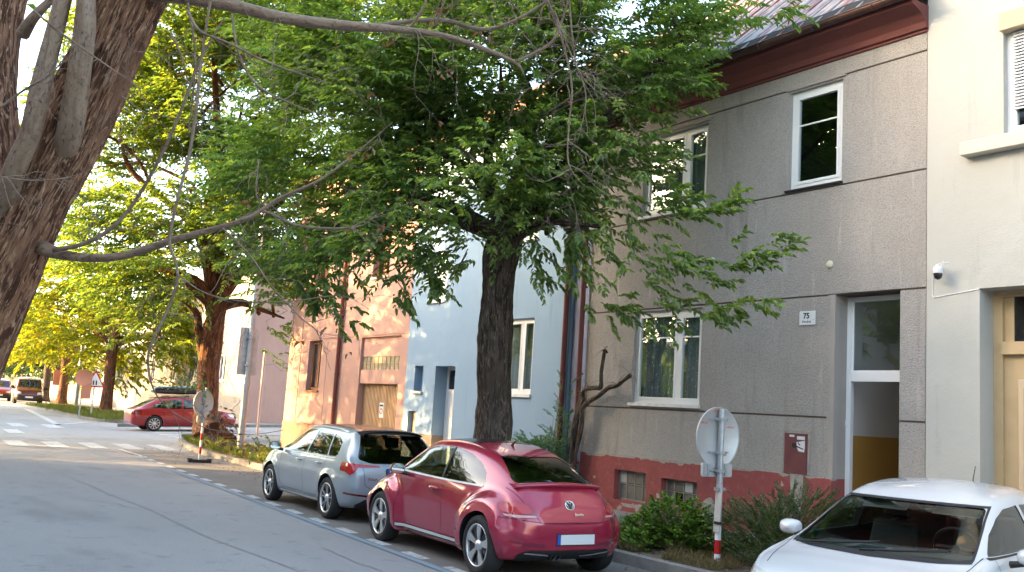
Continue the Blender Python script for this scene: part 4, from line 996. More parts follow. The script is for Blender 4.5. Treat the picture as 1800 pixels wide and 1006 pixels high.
# ================================================================== cream house
def cream_house():
    y0, y1 = -6.0, 7.25; X = XF-.02
    h = thing('cream_house', 'cream rendered house with a tan wooden door, shuttered upper window and stone sill', 'house', (XF+3, 2, 0))
    mb = MB(); rects = [(4.9, 6.20, 5.62, 7.05, .17, None), (5.05, 6.52, .1, 3.68, .42, None), (1.5, 2.8, 5.62, 7.05, .17, None), (1.5, 2.8, 2.1, 3.7, .17, None), (-3, -1.7, 5.62, 7.05, .17, None)]
    facade(mb, X, y0, y1, -.3, 8.35, rects); shell(mb, X, X+8, y0, y1, -.3, 8.35); mb.build('wall', M['creamwall'], h, True)
    room(h, X+.17, X+2, 4.5, 6.6, 5.4, 7.3); room(h, X+.17, X+2, 1, 3, 1.5, 7.4)
    w = window(h, X, 4.9, 6.20, 5.62, 7.05, (5.5,), (), rec=.10, sill=False, fw=.08)
    s = MB(); s.box(X-.16, X+.12, 4.85, 6.70, 5.42, 5.60); bevel(s.build('stone_sill', M['stonesill'], h, True), .012, 2)
    b = MB(); b.box(X-.07, X+.12, 4.85, 6.22, 7.00, 7.24); bevel(b.build('shutter_box', M['tanpanel2'], h, True), .01, 2)
    sh = MB(); z = 5.95
    while z < 6.99:
        sh.prism([(X+.045, z), (X+.075, z+.002), (X+.08, z+.030), (X+.062, z+.032)], 1, 4.98, 6.10); z += .042
    sh.build('roller_shutter', M['shutter'], h, True)
    window(h, X, 1.5, 2.8, 5.62, 7.05, (2.1,)); window(h, X, 1.5, 2.8, 2.1, 3.7, (2.1,))
    # door
    x = X+.42; d = MB()
    d.box(x-.10, x-.0, 6.40, 6.52, .1, 3.68); d.box(x-.10, x, 5.05, 5.16, .1, 3.68); d.box(x-.10, x, 5.16, 6.40, 3.60, 3.68); d.box(x-.14, x, 5.16, 6.40, 2.86, 3.02)
    d.box(x-.045, x, 6.28, 6.40, 3.02, 3.60); d.box(x-.045, x, 5.16, 5.3, 3.02, 3.60)
    fr = d.build('door_frame', M['tandoor'], h, True)
    g = MB(); g.box(x-.03, x-.02, 5.3, 6.28, 3.02, 3.60); g.build('overlight_pane', M['tintsolid'], fr, True)
    lf = MB(); lf.box(x-.06, x-.01, 5.16, 6.40, .12, 2.86); leaf = lf.build('door_leaf', M['tandoor'], h, True)
    for (a, b, c, e) in ((5.85, 6.22, .5, 2.55), (5.3, 5.70, .5, 2.55)):
        p = MB(); p.box(x-.085, x-.06, a, b, c, e); bevel(p.build('door_panel', M['tanpanel'], leaf, True), .012, 2)
        q = MB(); q.box(x-.095, x-.085, a+.07, b-.07, c+.1, e-.1); bevel(q.build('door_panel', M['tandoor'], leaf, True), .01, 2)
    o = MB()
    for k in range(8):
        a = pi*k/8; o.tube([(x-.10, 6.03-.06*cos(a), 1.55-.06*sin(a)), (x-.105, 6.03+.06*cos(a), 1.55+.06*sin(a))], .008, 5)
    o.build('carved_ornament', M['tanpanel'], leaf, True)
    o = MB(); o.tube([(x-.10, 6.03, 1.40), (x-.10, 6.03, 1.18)], .008, 5)
    for k in range(3): o.tube([(x-.10, 6.03-.05, 1.38-.07*k), (x-.105, 6.03, 1.35-.07*k), (x-.10, 6.03+.05, 1.38-.07*k)], .01, 5)
    o.build('carved_ornament', M['tanpanel'], leaf, True)
    rf = MB(); rf.prism([(X-.35, 8.35), (X-.35, 8.5), (X+4, 11.5), (X+8, 8.5), (X+8, 8.35)], 1, y0, y1+.01); rf.build('roof', M['brownroof'], h, True)
    hook = MB(); hook.tube([(X-.006, 7.12, 3.62), (X-.006, 6.52, 3.70), (X-.006, 5.2, 3.70)], .008, 6)
    # camera
    c = thing('security_camera', 'white dome security camera on a bracket on the cream wall', 'camera', (X, 6.99, 3.93))
    m = MB(); m.tube([(0, .05, .05), (-.08, .05, .07), (-.16, .0, .06)], .016, 8); m.lathe([(0, .06), (.05, .055), (.062, .03), (.062, -.03), (.055, -.04)], (-.16, 0, 0), 'z', 20); m.build('housing', M['white'], c)
    m = MB(); m.lathe([(.054, -.03), (.056, -.06), (.045, -.10), (.02, -.12), (0, -.125)], (-.16, 0, 0), 'z', 20); m.build('dome', M['blackgloss'], c)
    m = MB(); m.tube([(-.17, .03, .07), (-.19, -.10, .10)], .006, 6); m.tube([(-.165, -.03, .07), (-.19, -.17, .09)], .008, 6); m.build('aerial', M['white'], c)
    k = thing('cable_duct', 'thin white cable running from the security camera to the door opening', 'cable', (X, 7, 3.7))
    m = MB(); m.tube([(-.006, .13, .20), (-.006, .15, .20), (-.006, .16, -.08), (-.006, .14, -.10), (-.006, -.48, -.03)], .007, 6); m.build('cable', M['white'], k)
M['shutter'] = mat('pale blue grey shutter slats', (.46, .49, .53), .5)
M['stonesill'] = mat('pale stone sill', (.56, .53, .45), .8, bump=((60, .002, 'n'),)); M['tanpanel2'] = mat('beige shutter box', (.45, .38, .27), .8)
M['brownroof'] = mat('brown roof tile', (.14, .07, .05), .8, bump=((7, .03, 'n'),))
cream_house()

# ================================================================== blue house
def blue_house():
    y0, y1 = 14.93, 21.6; X = XF
    h = thing('blue_house', 'light blue house between the grey and the pink one, white door in a recess', 'house', (XF+3, 18, 0))
    mb = MB(); rects = [(19.75, y1+.1, -.3, 1.08, .02, 1), (y0-.1, 17.13, -.3, .45, .0, 1),
        (16.15, 17.65, 2.13, 3.75, .17, None), (16.2, 17.6, 5.45, 6.95, .17, None), (19.88, 20.68, 4.33, 5.6, .17, None), (20.72, 21.15, 2.12, 2.75, .2, 0), (20.95, 21.33, 1.08, 1.62, .12, 1),
        (19.20, 20.12, .0, 2.74, .40, None), (17.6, 18.9, .55, .98, .12, 1)]
    facade(mb, X, y0, y1, -.3, 8.3, rects); shell(mb, X, X+8, y0, y1, -.3, 8.3)
    mb.build('wall', [M['bluewall'], M['brownbase']], h, True)
    room(h, X+.17, X+2, 16, 17.9, 1.9, 7.1); room(h, X+.17, X+2, 19.5, 21, 4.2, 5.8)
    window(h, X, 16.15, 17.65, 2.14, 3.75, (16.62,), (), rec=.08, curtain=M['curtain2'], sillh=.07); window(h, X, 16.2, 17.6, 5.46, 6.95, (16.7,), rec=.08, curtain=M['curtain2'])
    window(h, X, 19.88, 20.68, 4.34, 5.6, (20.05,), rec=.08, sillh=.05)
    s = MB(); s.box(X-.06, X+.15, 20.68, 21.2, 2.06, 2.12); s.build('sill', M['sill'], h, True)
    d = MB(); x = X+.38; d.box(x-.04, x+.02, 19.20, 19.28, .1, 2.74); d.box(x-.04, x+.02, 20.04, 20.12, .1, 2.74); d.box(x-.04, x+.02, 19.28, 20.04, 2.66, 2.74); d.box(x-.04, x+.02, 19.28, 20.04, 2.10, 2.2)
    f = d.build('door_frame', M['white'], h, True)
    l = MB(); l.box(x-.02, x+.02, 19.28, 20.04, .1, 2.10); l.box(x-.03, x-.02, 19.42, 19.9, 1.2, 1.95); l.box(x-.03, x-.02, 19.42, 19.9, .3, 1.05); l.build('door_leaf', M['white'], h, True)
    g = MB(); g.box(x-.01, x, 19.28, 20.04, 2.2, 2.66); g.build('pane', M['tintsolid'], f, True)
    k = MB(); k.tube([(x-.03, 19.95, 1.0), (x-.07, 19.95, 1.0), (x-.07, 19.85, 1.0)], .012, 6); k.build('door_handle', M['alloy2'], h, True)
    st = MB(); st.box(X-.3, X+.4, 19.1, 20.2, -.2, .25); st.build('step', M['kerb'], h, True)
    downpipe(h, X-.07, 15.0, .25, 7.9, .055, M['rustred'], top=(X-.45, 8.3))
    rf = MB(); rf.prism([(X-.45, 8.25), (X-.45, 8.42), (X+4, 11.4), (X+8, 8.4), (X+8, 8.25)], 1, y0, y1); rf.build('roof', M['brownroof'], h, True)
    b = thing('utility_cabinet', 'small white utility cabinet against the plinth beside the blue house door', 'cabinet', (X-.13, 20.85, .12))
    m = MB(); m.box(-.12, .12, -.22, .22, 0, .72); bevel(m.build('cabinet_body', M['sill'], b), .01, 2); m = MB(); m.box(-.135, .13, -.24, .24, .72, .76); bevel(m.build('cabinet_top', M['sill'], b), .006, 2)
    m = MB(); m.box(-.124, -.12, -.18, .18, .08, .66); m.build('cabinet_door', M['white'], b)
blue_house()
g_ = thing('lilac_house_strip', 'narrow lilac wall strip squeezed between two red downpipes', 'wall', (XF+1, 14.65, 0))
mb = MB(); mb.box(XF+.06, XF+2, 14.385, 14.925, -.2, 8.1); mb.build('wall', M['lilacwall'], g_, True)

# ================================================================== pink house
def pink_house():
    y0, y1 = 21.61, 29.6; X = XF
    h = thing('pink_house', 'salmon pink corner house with a slatted garage door and sunlit patches', 'house', (XF+3, 25, 0))
    mb = MB(); rects = [(y0-.1, y1+.1, 3.575, 3.60, .02, -1), (22.0, 24.33, 3.0, 3.55, .08, -1), (22.0, 24.33, -.2, 2.3, .20, None), (22.0, 24.33, 2.66, 3.02, .1, 2), (22.0, 24.33, 2.28, 2.66, .04, -1), (24.55, y1+.1, -.3, 1.02, -.03, 1),
        (27.05, 28.0, 2.02, 3.55, .18, None), (27.05, 28.0, 5.2, 6.7, .18, None), (23, 24, 5.2, 6.7, .18, None), (28.6, 28.66, 1.02, 8, .015, -1), (26.6, 26.63, 1.02, 3.5, .012, -1)]
    facade(mb, X, y0, y1, -.3, 8.6, rects); shell(mb, X, X+9, y0, y1, -.3, 8.6)
    mb.build('wall', [M['pinkwall'], M['pinkdark'], M['glassblock']], h, True)
    room(h, X+.18, X+2, 26.8, 28.3, 1.8, 6.9); room(h, X+.18, X+2, 22.8, 24.2, 5, 6.9)
    g = MB(); g.box(X+.2, X+.24, 22.0, 24.33, -.1, 2.29)
    y = 22.02
    while y < 24.3: g.box(X+.175, X+.2, y, y+.055, -.1, 2.26); y += .085
    gd = g.build('garage_door', M['slats'], h, True)
    s = MB(); s.box(X+.165, X+.175, 23.02, 23.26, 1.38, 1.78, 0); sg = s.build('notice', M['sticker'], gd, True)
    s = MB(); s.tube([(X+.163, 23.14+.07*cos(t), 1.55+.07*sin(t)) for t in [2*pi*k/16 for k in range(17)]], .012, 5); s.box(X+.160, X+.164, 23.05, 23.23, 1.68, 1.73, 1); s.build('notice_print', [M['redband'], M['ink']], sg, True)
    for k in range(0, 9): pass
    gb = MB()
    for k in range(1, 10): y = 22+2.33*k/10; gb.box(X+.085, X+.1, y-.01, y+.01, 2.66, 3.02)
    gb.box(X+.085, X+.1, 22, 24.33, 2.83, 2.85); gb.build('glazing_bars', M['slats'], h, True)
    window(h, X, 27.05, 28.0, 2.03, 3.55, (27.5,), (), fm=M['orangewood'], rec=.14, fw=.06, sillm=M['orangewood'], curtain=M['curtain2'])
    window(h, X, 27.05, 28.0, 5.21, 6.7, (27.5,), (), fm=M['orangewood'], rec=.14, fw=.06); window(h, X, 23, 24, 5.21, 6.7, (23.5,), (), fm=M['orangewood'], rec=.14, fw=.06)
    downpipe(h, X-.08, 25.65, .2, 8.2, .06, M['rustred'], top=(X-.45, 8.5))
    rf = MB(); rf.prism([(X-.45, 8.6), (X-.45, 8.75), (X+4.5, 11.6), (X+9, 8.75), (X+9, 8.6)], 1, y0, y1+.3); rf.build('roof', M['brownroof'], h, True)
pink_house()
# ================================================================== ground
def rise(x, y):
    a = max(0, min(1, (y-29.6)/3)); b = max(0, min(1, (78-y)/20)); return .04*max(0, x-9.5)*a*b
def sheet(name, poly, z, m, thick=0, kind='structure', lift=True, cuts=True):
    bm = bmesh.new(); vs = [bm.verts.new((p[0], p[1], 0)) for p in poly]; bm.faces.new(vs)
    if cuts:
        for co, no in (((9.5, 0, 0), (1, 0, 0)), ((16, 0, 0), (1, 0, 0)), ((0, 29.6, 0), (0, 1, 0)), ((0, 32.6, 0), (0, 1, 0)), ((0, 58, 0), (0, 1, 0)), ((0, 78, 0), (0, 1, 0))):
            bmesh.ops.bisect_plane(bm, geom=bm.verts[:]+bm.edges[:]+bm.faces[:], plane_co=co, plane_no=no)
    bmesh.ops.triangulate(bm, faces=bm.faces[:])
    if thick:
        r = bmesh.ops.extrude_face_region(bm, geom=bm.faces[:])
        for v in [g for g in r['geom'] if isinstance(g, bmesh.types.BMVert)]: v.co.z -= thick
    for v in bm.verts: v.co.z += z+(rise(v.co.x, v.co.y) if lift else 0)
    bmesh.ops.recalc_face_normals(bm, faces=bm.faces)
    if not thick:
        for f in bm.faces:
            if f.normal.z < 0: f.normal_flip()
    me = D.meshes.new(name); bm.to_mesh(me); bm.free(); me.materials.append(m); o = link(name, me); o['kind'] = kind; return o
M['field'] = mat('distant ground', (.10, .10, .07), .95, var=((.2, (.07, .08, .04), .4, .6),))
sheet('ground', [(-900, -900), (900, -900), (900, 1500), (-900, 1500)], -.06, M['field'], lift=False, cuts=False)
sheet('road', [(-60, -60), (90, -60), (90, 260), (-60, 260)], 0, M['asphalt'])
lineX = lambda y: 5.50+.05*(y-9)
KN = [(8.02, 6.4), (8.02, 9), (8.2, 14), (8.38, 22.6), (8.44, 24.9), (8.53, 27.4), (8.86, 29.9), (9.3, 32.4), (9.7, 33.9), (10.4, 34.9), (11.6, 35.3), (14, 35.4), (40, 35.4)]
sheet('parking_lane', [(lineX(-30)+.05, -30), (8.1, -30), (8.1, 6.4)]+KN[1:6]+[(8.6, 28.6), (lineX(29)+.05, 29)], .004, M['parkasphalt'])
sheet('pavement_far_side', [(-60, -60), (1.05, -60), (1.05, 29), (.2, 32), (-2, 33.4), (-60, 33.4)], .12, M['pavement'], .3)
sheet('pavement_far_corner', [(-60, 45), (-1, 45), (1.4, 48), (1.6, 60), (4, 110), (6, 200), (-60, 200)], .12, M['pavement'], .3)
sheet('pavement', [(x+.14, y) for x, y in KN[:-1]]+[(40, 35.26), (40, 6.4)], .12, M['pavement'], .3)
sheet('verge', [(x+.15, y) for x, y in KN[:9]]+[(10.4, 34.3), (11.4, 33.9), (11.3, 31.4), (10.6, 29.5), (10.0, 26), (9.9, 19), (9.8, 12), (9.75, 6.41)], .128, M['dirt'])
KF = [(60, 44.6), (14, 44.6), (12.2, 45.8), (11.2, 48), (10.3, 50.5), (10.1, 53.3), (10.7, 60), (12.06, 70), (15.73, 101), (20, 140), (26, 200)]
sheet('pavement_far_block', KF+[(80, 200), (80, 44.6)], .12, M['pavement'], .3)
sheet('verge_far_block', [(x+.15, y) for x, y in KF[3:9]]+[(17.2, 101), (13.8, 72), (13.0, 60), (12.6, 50), (12.2, 48.2)], .128, M['grassground'] if 'grassground' in M else M['dirt'])
def strip(name, line, w, h, z, m, kind='structure'):
    """low bar following a line on the ground (kerbs, painted lines)"""
    L = [Vector((p[0], p[1], 0)) for p in line]; mb = MB(); rows = []
    for i, p in enumerate(L):
        t = (L[min(i+1, len(L)-1)]-L[max(i-1, 0)]).normalized(); n = Vector((t.y, -t.x, 0))
        a, b = p, p+n*w; za, zb = z+rise(a.x, a.y), z+rise(b.x, b.y)
        rows.append([(a.x, a.y, za), (b.x, b.y, zb), (b.x, b.y, zb+h), (a.x, a.y, za+h)])
    for i in range(len(rows)-1):
        A, B = rows[i], rows[i+1]
        faces = [(3, 2, 6, 7)] if h < .01 else [(3, 2, 6, 7), (0, 3, 7, 4), (1, 5, 6, 2), (0, 4, 5, 1)]
        mb.add(A+B, faces)
    mb.add(rows[0], [(0, 1, 2, 3)]) if h > .01 else 0; mb.add(rows[-1], [(0, 1, 2, 3)]) if h > .01 else 0
    o = mb.build(name, m); o['kind'] = kind; return o
kn = [tuple(p) for p in catmull(KN, 3)]; kf = [tuple(p) for p in catmull(KF[::-1], 3)]
strip('kerb', kn, .15, .14, -.005, M['kerb']); strip('kerb_far_block', kf, .15, .14, -.005, M['kerb'])
strip('kerb_far_side', [(1.05, 29), (1.05, -40)], .13, .14, -.005, M['kerb'])
# verge cross kerb at the bushes, pavement joint
strip('pavement_crack', [(9.95+.12*noise.noise((y*.8, 1, 1)), y) for y in np.linspace(9.2, 13.6, 18)], .018, .002, .1215, M['crack'])
# painted markings
def paint(name, polys, m, z=.0085):
    mb = MB()
    for P in polys: mb.add([(x, y, z+rise(x, y)) for x, y in P], [tuple(range(len(P)))])
    o = mb.build(name, m); 
    o['kind'] = 'structure'; return o
strip('blue_line', [(lineX(y), y) for y in np.linspace(-5, 26.5, 40)], .11, .002, .0065, M['blueline'])
dash = []
y = -4.0
while y < 26:
    dash.append([(lineX(y)+.13, y), (lineX(y)+.27, y), (lineX(y+.55)+.27, y+.55), (lineX(y+.55)+.13, y+.55)]); y += 1.06
paint('parking_dashes', dash, M['whiteline'])
def bar(x0, x1, y0, y1, sk=.0): return [(x0, y0), (x1, y0+sk), (x1+.12, y1+sk), (x0+.12, y1)]
paint('crosswalk', [bar(x0, x0+.5, 28.9, 31.6, .12) for x0 in (-.2+.0, .8, 1.8, 2.8, 3.85, 4.85, 5.88, 6.88, 7.88)], M['whiteline'])
paint('edge_line', [[(6.55, 25.9), (6.66, 25.9), (6.70, 29.0), (6.56, 29.0)], [(6.75, 28.2), (8.3, 28.5), (8.3, 28.62), (6.75, 28.32)], [(6.75, 26.6), (8.2, 27.0), (8.2, 27.12), (6.75, 26.72)]], M['whiteline'])
paint('far_crosswalk', [bar(x0, x0+.5, 36.0, 38.8, .1) for x0 in (3.6, 4.7)]+[bar(x0, x0+.6, 41.5, 44.5, .1) for x0 in (4.2, 5.5, 6.8)], M['whiteline'])
paint('far_edge_line', [[(7.5, 44.6), (7.8, 44.6), (12.7, 100), (12.4, 100)], [(7.6, 44.4), (9.7, 48.8), (9.5, 49.0), (7.4, 44.7)]], M['whiteline'])
paint('side_crosswalk', [[(10.2, y0), (12.9, y0), (12.9, y0+.5), (10.2, y0+.5)] for y0 in (35.9, 37.0, 38.1, 39.2, 42.9)], M['whiteline'])
# seams and cracks in the road
def crack(a, b, n, amp, w, seed, m='crack'):
    pts = []
    for i in range(n+1):
        t = i/n; x = a[0]+(b[0]-a[0])*t; y = a[1]+(b[1]-a[1])*t; pts.append((x+amp*noise.noise((t*6, seed, 0)), y+amp*noise.noise((t*6, seed, 9))))
    strip('road_seam', pts, w, .0015, .004, M[m])
crack((4.0, 8.2), (3.6, 24), 30, .12, .018, 1, 'seam'); crack((4.5, 13.9), (5.4, 14.6), 14, .12, .012, 5); crack((3.1, 16.5), (4.2, 14.0), 14, .2, .018, 8, 'seam')
crack((4.75, 7.2), (4.9, 10.8), 16, .1, .02, 11, 'seam')
# ================================================================== plants
def uv_tube(name, pts, rad, mt, parent, n=24, step=.05, amp=0, ridges=7, seed=0, flare=0, world=True, knots=()):
    """bark covered stem: rings along a smooth path, furrowed by noise"""
    P = catmull([list(p)+[r] for p, r in zip(pts, rad)], 8); seg = np.linalg.norm(np.diff(P[:, :3], axis=0), axis=1); L = np.concatenate([[0], np.cumsum(seg)])
    N = max(3, int(L[-1]/step)); s = np.linspace(0, L[-1], N+1); Q = np.stack([np.interp(s, L, P[:, k]) for k in range(4)], 1)
    T = np.gradient(Q[:, :3], axis=0); T /= np.linalg.norm(T, axis=1)[:, None]+1e-9
    u = Vector(T[0]).orthogonal().normalized(); V = []; UV = []
    for i in range(N+1):
        t = Vector(T[i]); u = (u-t*u.dot(t)).normalized(); w = t.cross(u)
        for k in range(n):
            a = 2*pi*k/n; r = Q[i, 3]
            if amp:
                q = noise.noise((cos(a)*ridges*.5+seed, sin(a)*ridges*.5, s[i]*1.1)); q2 = noise.noise((cos(a)*ridges*1.2, sin(a)*ridges*1.2+seed, s[i]*3.2))
                big = noise.noise((cos(a)*1.1+seed, sin(a)*1.1, s[i]*.9))
                r += amp*(1.5*(.35-abs(q)*1.6)+.8*(.25-abs(q2))+2.2*big)
            if flare: r += flare*math.exp(-s[i]/.35)*(1+.5*sin(a*4+seed))
            V.append(Vector(Q[i, :3])+(u*cos(a)+w*sin(a))*max(r, .002)); UV.append((a/(2*pi), s[i]))
    F = [(i*n+k, i*n+(k+1) % n, (i+1)*n+(k+1) % n, (i+1)*n+k) for i in range(N) for k in range(n)]
    me = D.meshes.new(name); me.from_pydata([tuple(v) for v in V], [], F+[tuple(range(n))[::-1], tuple(range(N*n, N*n+n))])
    uvl = me.uv_layers.new(name='UVMap'); circ = 2*pi*float(Q[:, 3].mean())
    for p in me.polygons:
        p.use_smooth = True
        for li in p.loop_indices:
            vi = me.loops[li].vertex_index; uu, vv = UV[vi]
            if p.index < len(F) and uu == 0 and (p.vertices[1] == vi or p.vertices[2] == vi): uu = 1
            uvl.data[li].uv = (uu*circ, vv)
    me.materials.append(mt)
    return link(name, me, parent, world)
def join_meshes(name, objs, parent):
    bm = bmesh.new()
    for o in objs: bm.from_mesh(o.data)
    me = D.meshes.new(name); bm.to_mesh(me); bm.free()
    for m in objs[0].data.materials: me.materials.append(m)
    loc = objs[0].location.copy(); par = objs[0].parent
    for o in objs: D.objects.remove(o)
    q = link(name, me, parent); q.location = loc; return q
def foliage(name, base, axis, length, n, mt, parent, size=.1, width=.4, droop=.5, spread=1.0, seed=0, jit=.25, fold=.18, upw=.35):
    """twig sprays: base (N,3), axis (N,3) unit, each with n leaves along it -> one mesh of leaf blades"""
    r = np.random.default_rng(seed); N = len(base)
    base = np.asarray(base, float); axis = np.asarray(axis, float)
    length = np.broadcast_to(np.asarray(length, float), (N,))
    t = (np.arange(n)+.5)/n; t = t[None, :]+r.uniform(-.3, .3, (N, n))/n
    up = np.array([0, 0, 1.]); side = np.cross(axis, up+r.normal(0, .25, (N, 3))); side /= np.linalg.norm(side, axis=1)[:, None]+1e-9
    pos = base[:, None, :]+axis[:, None, :]*(t*length[:, None])[..., None]; pos[..., 2] -= .28*droop*(t**2)*length[:, None]
    sg = np.where((np.arange(n) % 2)[None, :] == 0, 1., -1.)*np.ones((N, 1))
    d = axis[:, None, :]*(.55+.5*t[..., None])+side[:, None, :]*(sg*spread*(1-.35*t))[..., None]+r.normal(0, jit, (N, n, 3)); d[..., 2] -= droop*.55
    d = d.reshape(-1, 3); d /= np.linalg.norm(d, axis=1)[:, None]; p = pos.reshape(-1, 3)
    nrm = up*1.0+r.normal(0, upw, d.shape); w = np.cross(d, nrm); w /= np.linalg.norm(w, axis=1)[:, None]+1e-9; nn = np.cross(w, d)
    s = (size*r.uniform(.6, 1.15, len(p)))[:, None]; W = width*s
    V = np.empty((len(p), 6, 3)); V[:, 0] = p; V[:, 1] = p+d*s*.32+w*W*.5+nn*s*fold; V[:, 2] = p+d*s*.68+w*W*.38+nn*s*fold*.4
    V[:, 3] = p+d*s-nn*s*.12; V[:, 4] = p+d*s*.68-w*W*.38+nn*s*fold*.4; V[:, 5] = p+d*s*.32-w*W*.5+nn*s*fold
    K = len(p); me = D.meshes.new(name); me.vertices.add(K*6); me.vertices.foreach_set('co', V.reshape(-1).astype(np.float32))
    b = (np.arange(K)*6)[:, None]; fc = np.concatenate([b+np.array([[0, 1, 2, 3]]), b+np.array([[0, 3, 4, 5]])], 1).reshape(-1)
    me.loops.add(K*8); me.loops.foreach_set('vertex_index', fc.astype(np.int32)); me.polygons.add(K*2)
    me.polygons.foreach_set('loop_start', (np.arange(K*2)*4).astype(np.int32)); me.polygons.foreach_set('loop_total', np.full(K*2, 4, np.int32))
    me.update(calc_edges=True); me.materials.append(mt); o = link(name, me, parent, True); return o
def crown_twigs(blobs, per_m3, fork, seed, thresh=-.12, nscale=.75, outward=.7):
    """twig starts and directions through the crown's volume, thinned by noise so light shows through"""
    r = np.random.default_rng(seed); B = []; A = []
    for (c, rad, dens) in blobs:
        c = Vector(c); vol = 4.19*rad[0]*rad[1]*rad[2]; K = int(vol*per_m3*dens)
        q = r.normal(size=(K, 3)); q /= np.linalg.norm(q, axis=1)[:, None]; q *= (r.uniform(.12, 1, K)**.42)[:, None]
        for v in q:
            # blob axes follow the view-neutral world axes
            p = Vector((c.x+v[0]*rad[0], c.y+v[1]*rad[1], c.z+v[2]*rad[2]))
            if noise.noise(p*nscale+Vector((seed, 0, 0))) < thresh: continue
            o = (p-Vector(fork)); o.z *= .35; o = o.normalized() if o.length > .01 else Vector((1, 0, 0))
            d = o*outward+Vector((v[0], v[1], v[2]*.5))*.5+Vector(r.normal(0, .35, 3)); d.z = d.z*.6-.05
            B.append(tuple(p)); A.append(tuple(d.normalized()))
    return np.array(B), np.array(A)
def px_blob(px, py, dep, rx, ry, rz_m=None, dens=1.0):
    c = at(px, py, dep); a = rx*dep/FPX; b = ry*dep/FPX; rz_m = rz_m or (a+b)/2
    h = (a+rz_m)/2
    return (c, (h, h, b), dens)
def limbs(name, fork, r0, targets, mt, parent, seed, n=9, amp=.0):
    rr = random.Random(seed); out = []
    for k, tg in enumerate(targets):
        tg = Vector(tg); f = Vector(fork); L = (tg-f).length
        m1 = f.lerp(tg, .33)+Vector((rr.uniform(-.1, .1)*L, rr.uniform(-.1, .1)*L, .10*L)); m2 = f.lerp(tg, .68)+Vector((rr.uniform(-.08, .08)*L, rr.uniform(-.08, .08)*L, .06*L))
        out.append(uv_tube('limb', [f, m1, m2, tg], [r0, r0*.62, r0*.38, r0*.12], mt, parent, n, .18, amp))
        for j in range(3):
            s = f.lerp(tg, .45+.2*j); e = s+Vector((rr.uniform(-1, 1), rr.uniform(-1, 1), rr.uniform(-.4, .8)))*L*.38
            out.append(uv_tube('limb', [s, s.lerp(e, .5)+Vector((0, 0, .05*L)), e], [r0*.28, r0*.17, r0*.05], mt, parent, 6, .25))
    return out
def barkmat(name, a, b, c, sc=9, dist=.03):
    return mat(name, a, .92, spec=.15, var=((sc, b, .48, .54, (1, .14, 1)), (sc*2.2, c, .55, .60, (1, .16, 1)), (sc*1.7, b, .56, .60, (1, .11, 1)), (1.5, tuple(x*.7 for x in a), .5, .7)), bump=((sc, dist, 'n', (1, .14, 1)), (sc*2.2, dist*.6, 'n', (1, .16, 1)), (sc*8, dist*.15, 'n', (1, .4, 1))), coord='UV')
M['barkA'] = barkmat('dark furrowed bark', (.105, .08, .066), (.045, .034, .029), (.18, .145, .12), 17, .03)
M['barkB'] = barkmat('reddish bark', (.20, .085, .045), (.075, .04, .028), (.28, .14, .08), 12, .05)
M['barkF'] = barkmat('peeling grey brown bark', (.29, .155, .10), (.085, .042, .028), (.47, .30, .20), 26, .034)
M['barkS'] = mat('smooth olive sucker bark', (.20, .135, .095), .6, var=((14, (.27, .195, .14), .4, .6, (1, .3, 1)), (45, (.09, .06, .045), .55, .64, (1, .5, 1))), bump=((40, .008, 'n', (1, .5, 1)), (12, .012, 'n')), coord='UV')
M['twig'] = mat('bare grey twig', (.16, .11, .08), .85, var=((14, (.25, .185, .14), .4, .65),))
M['leafA'] = leaf_mat('dark green leaf', (.09, .16, .06), (.145, .225, .075), (.25, .32, .10), .5)
M['leafB'] = leaf_mat('mid green leaf', (.095, .165, .045), (.165, .24, .055), (.33, .33, .06), .45)
M['leafY'] = leaf_mat('yellow green leaf', (.15, .22, .022), (.27, .30, .025), (.42, .36, .03), .5, (1.45, 1.45, .4))
M['leafD'] = leaf_mat('deep green leaf', (.03, .07, .03), (.05, .10, .035), (.09, .14, .03), .25)
M['bushleaf'] = leaf_mat('bush leaf', (.06, .12, .022), (.10, .19, .03), (.17, .26, .04), .3)
M['needle'] = leaf_mat('yew needle', (.06, .10, .045), (.09, .14, .055), (.17, .20, .07), .2)
M['sage'] = leaf_mat('blue green fern leaf', (.08, .17, .10), (.12, .24, .13), (.18, .30, .14), .3)
M['drygrass'] = leaf_mat('dry grass', (.20, .15, .07), (.28, .21, .10), (.16, .17, .06), .3, (1.1, 1.1, .8))
M['greengrass'] = leaf_mat('verge grass', (.10, .15, .03), (.17, .20, .045), (.25, .22, .08), .35)
M['deadleaf'] = leaf_mat('dead leaf', (.20, .09, .04), (.26, .13, .06), (.12, .06, .03), .3, (1.2, .9, .6))

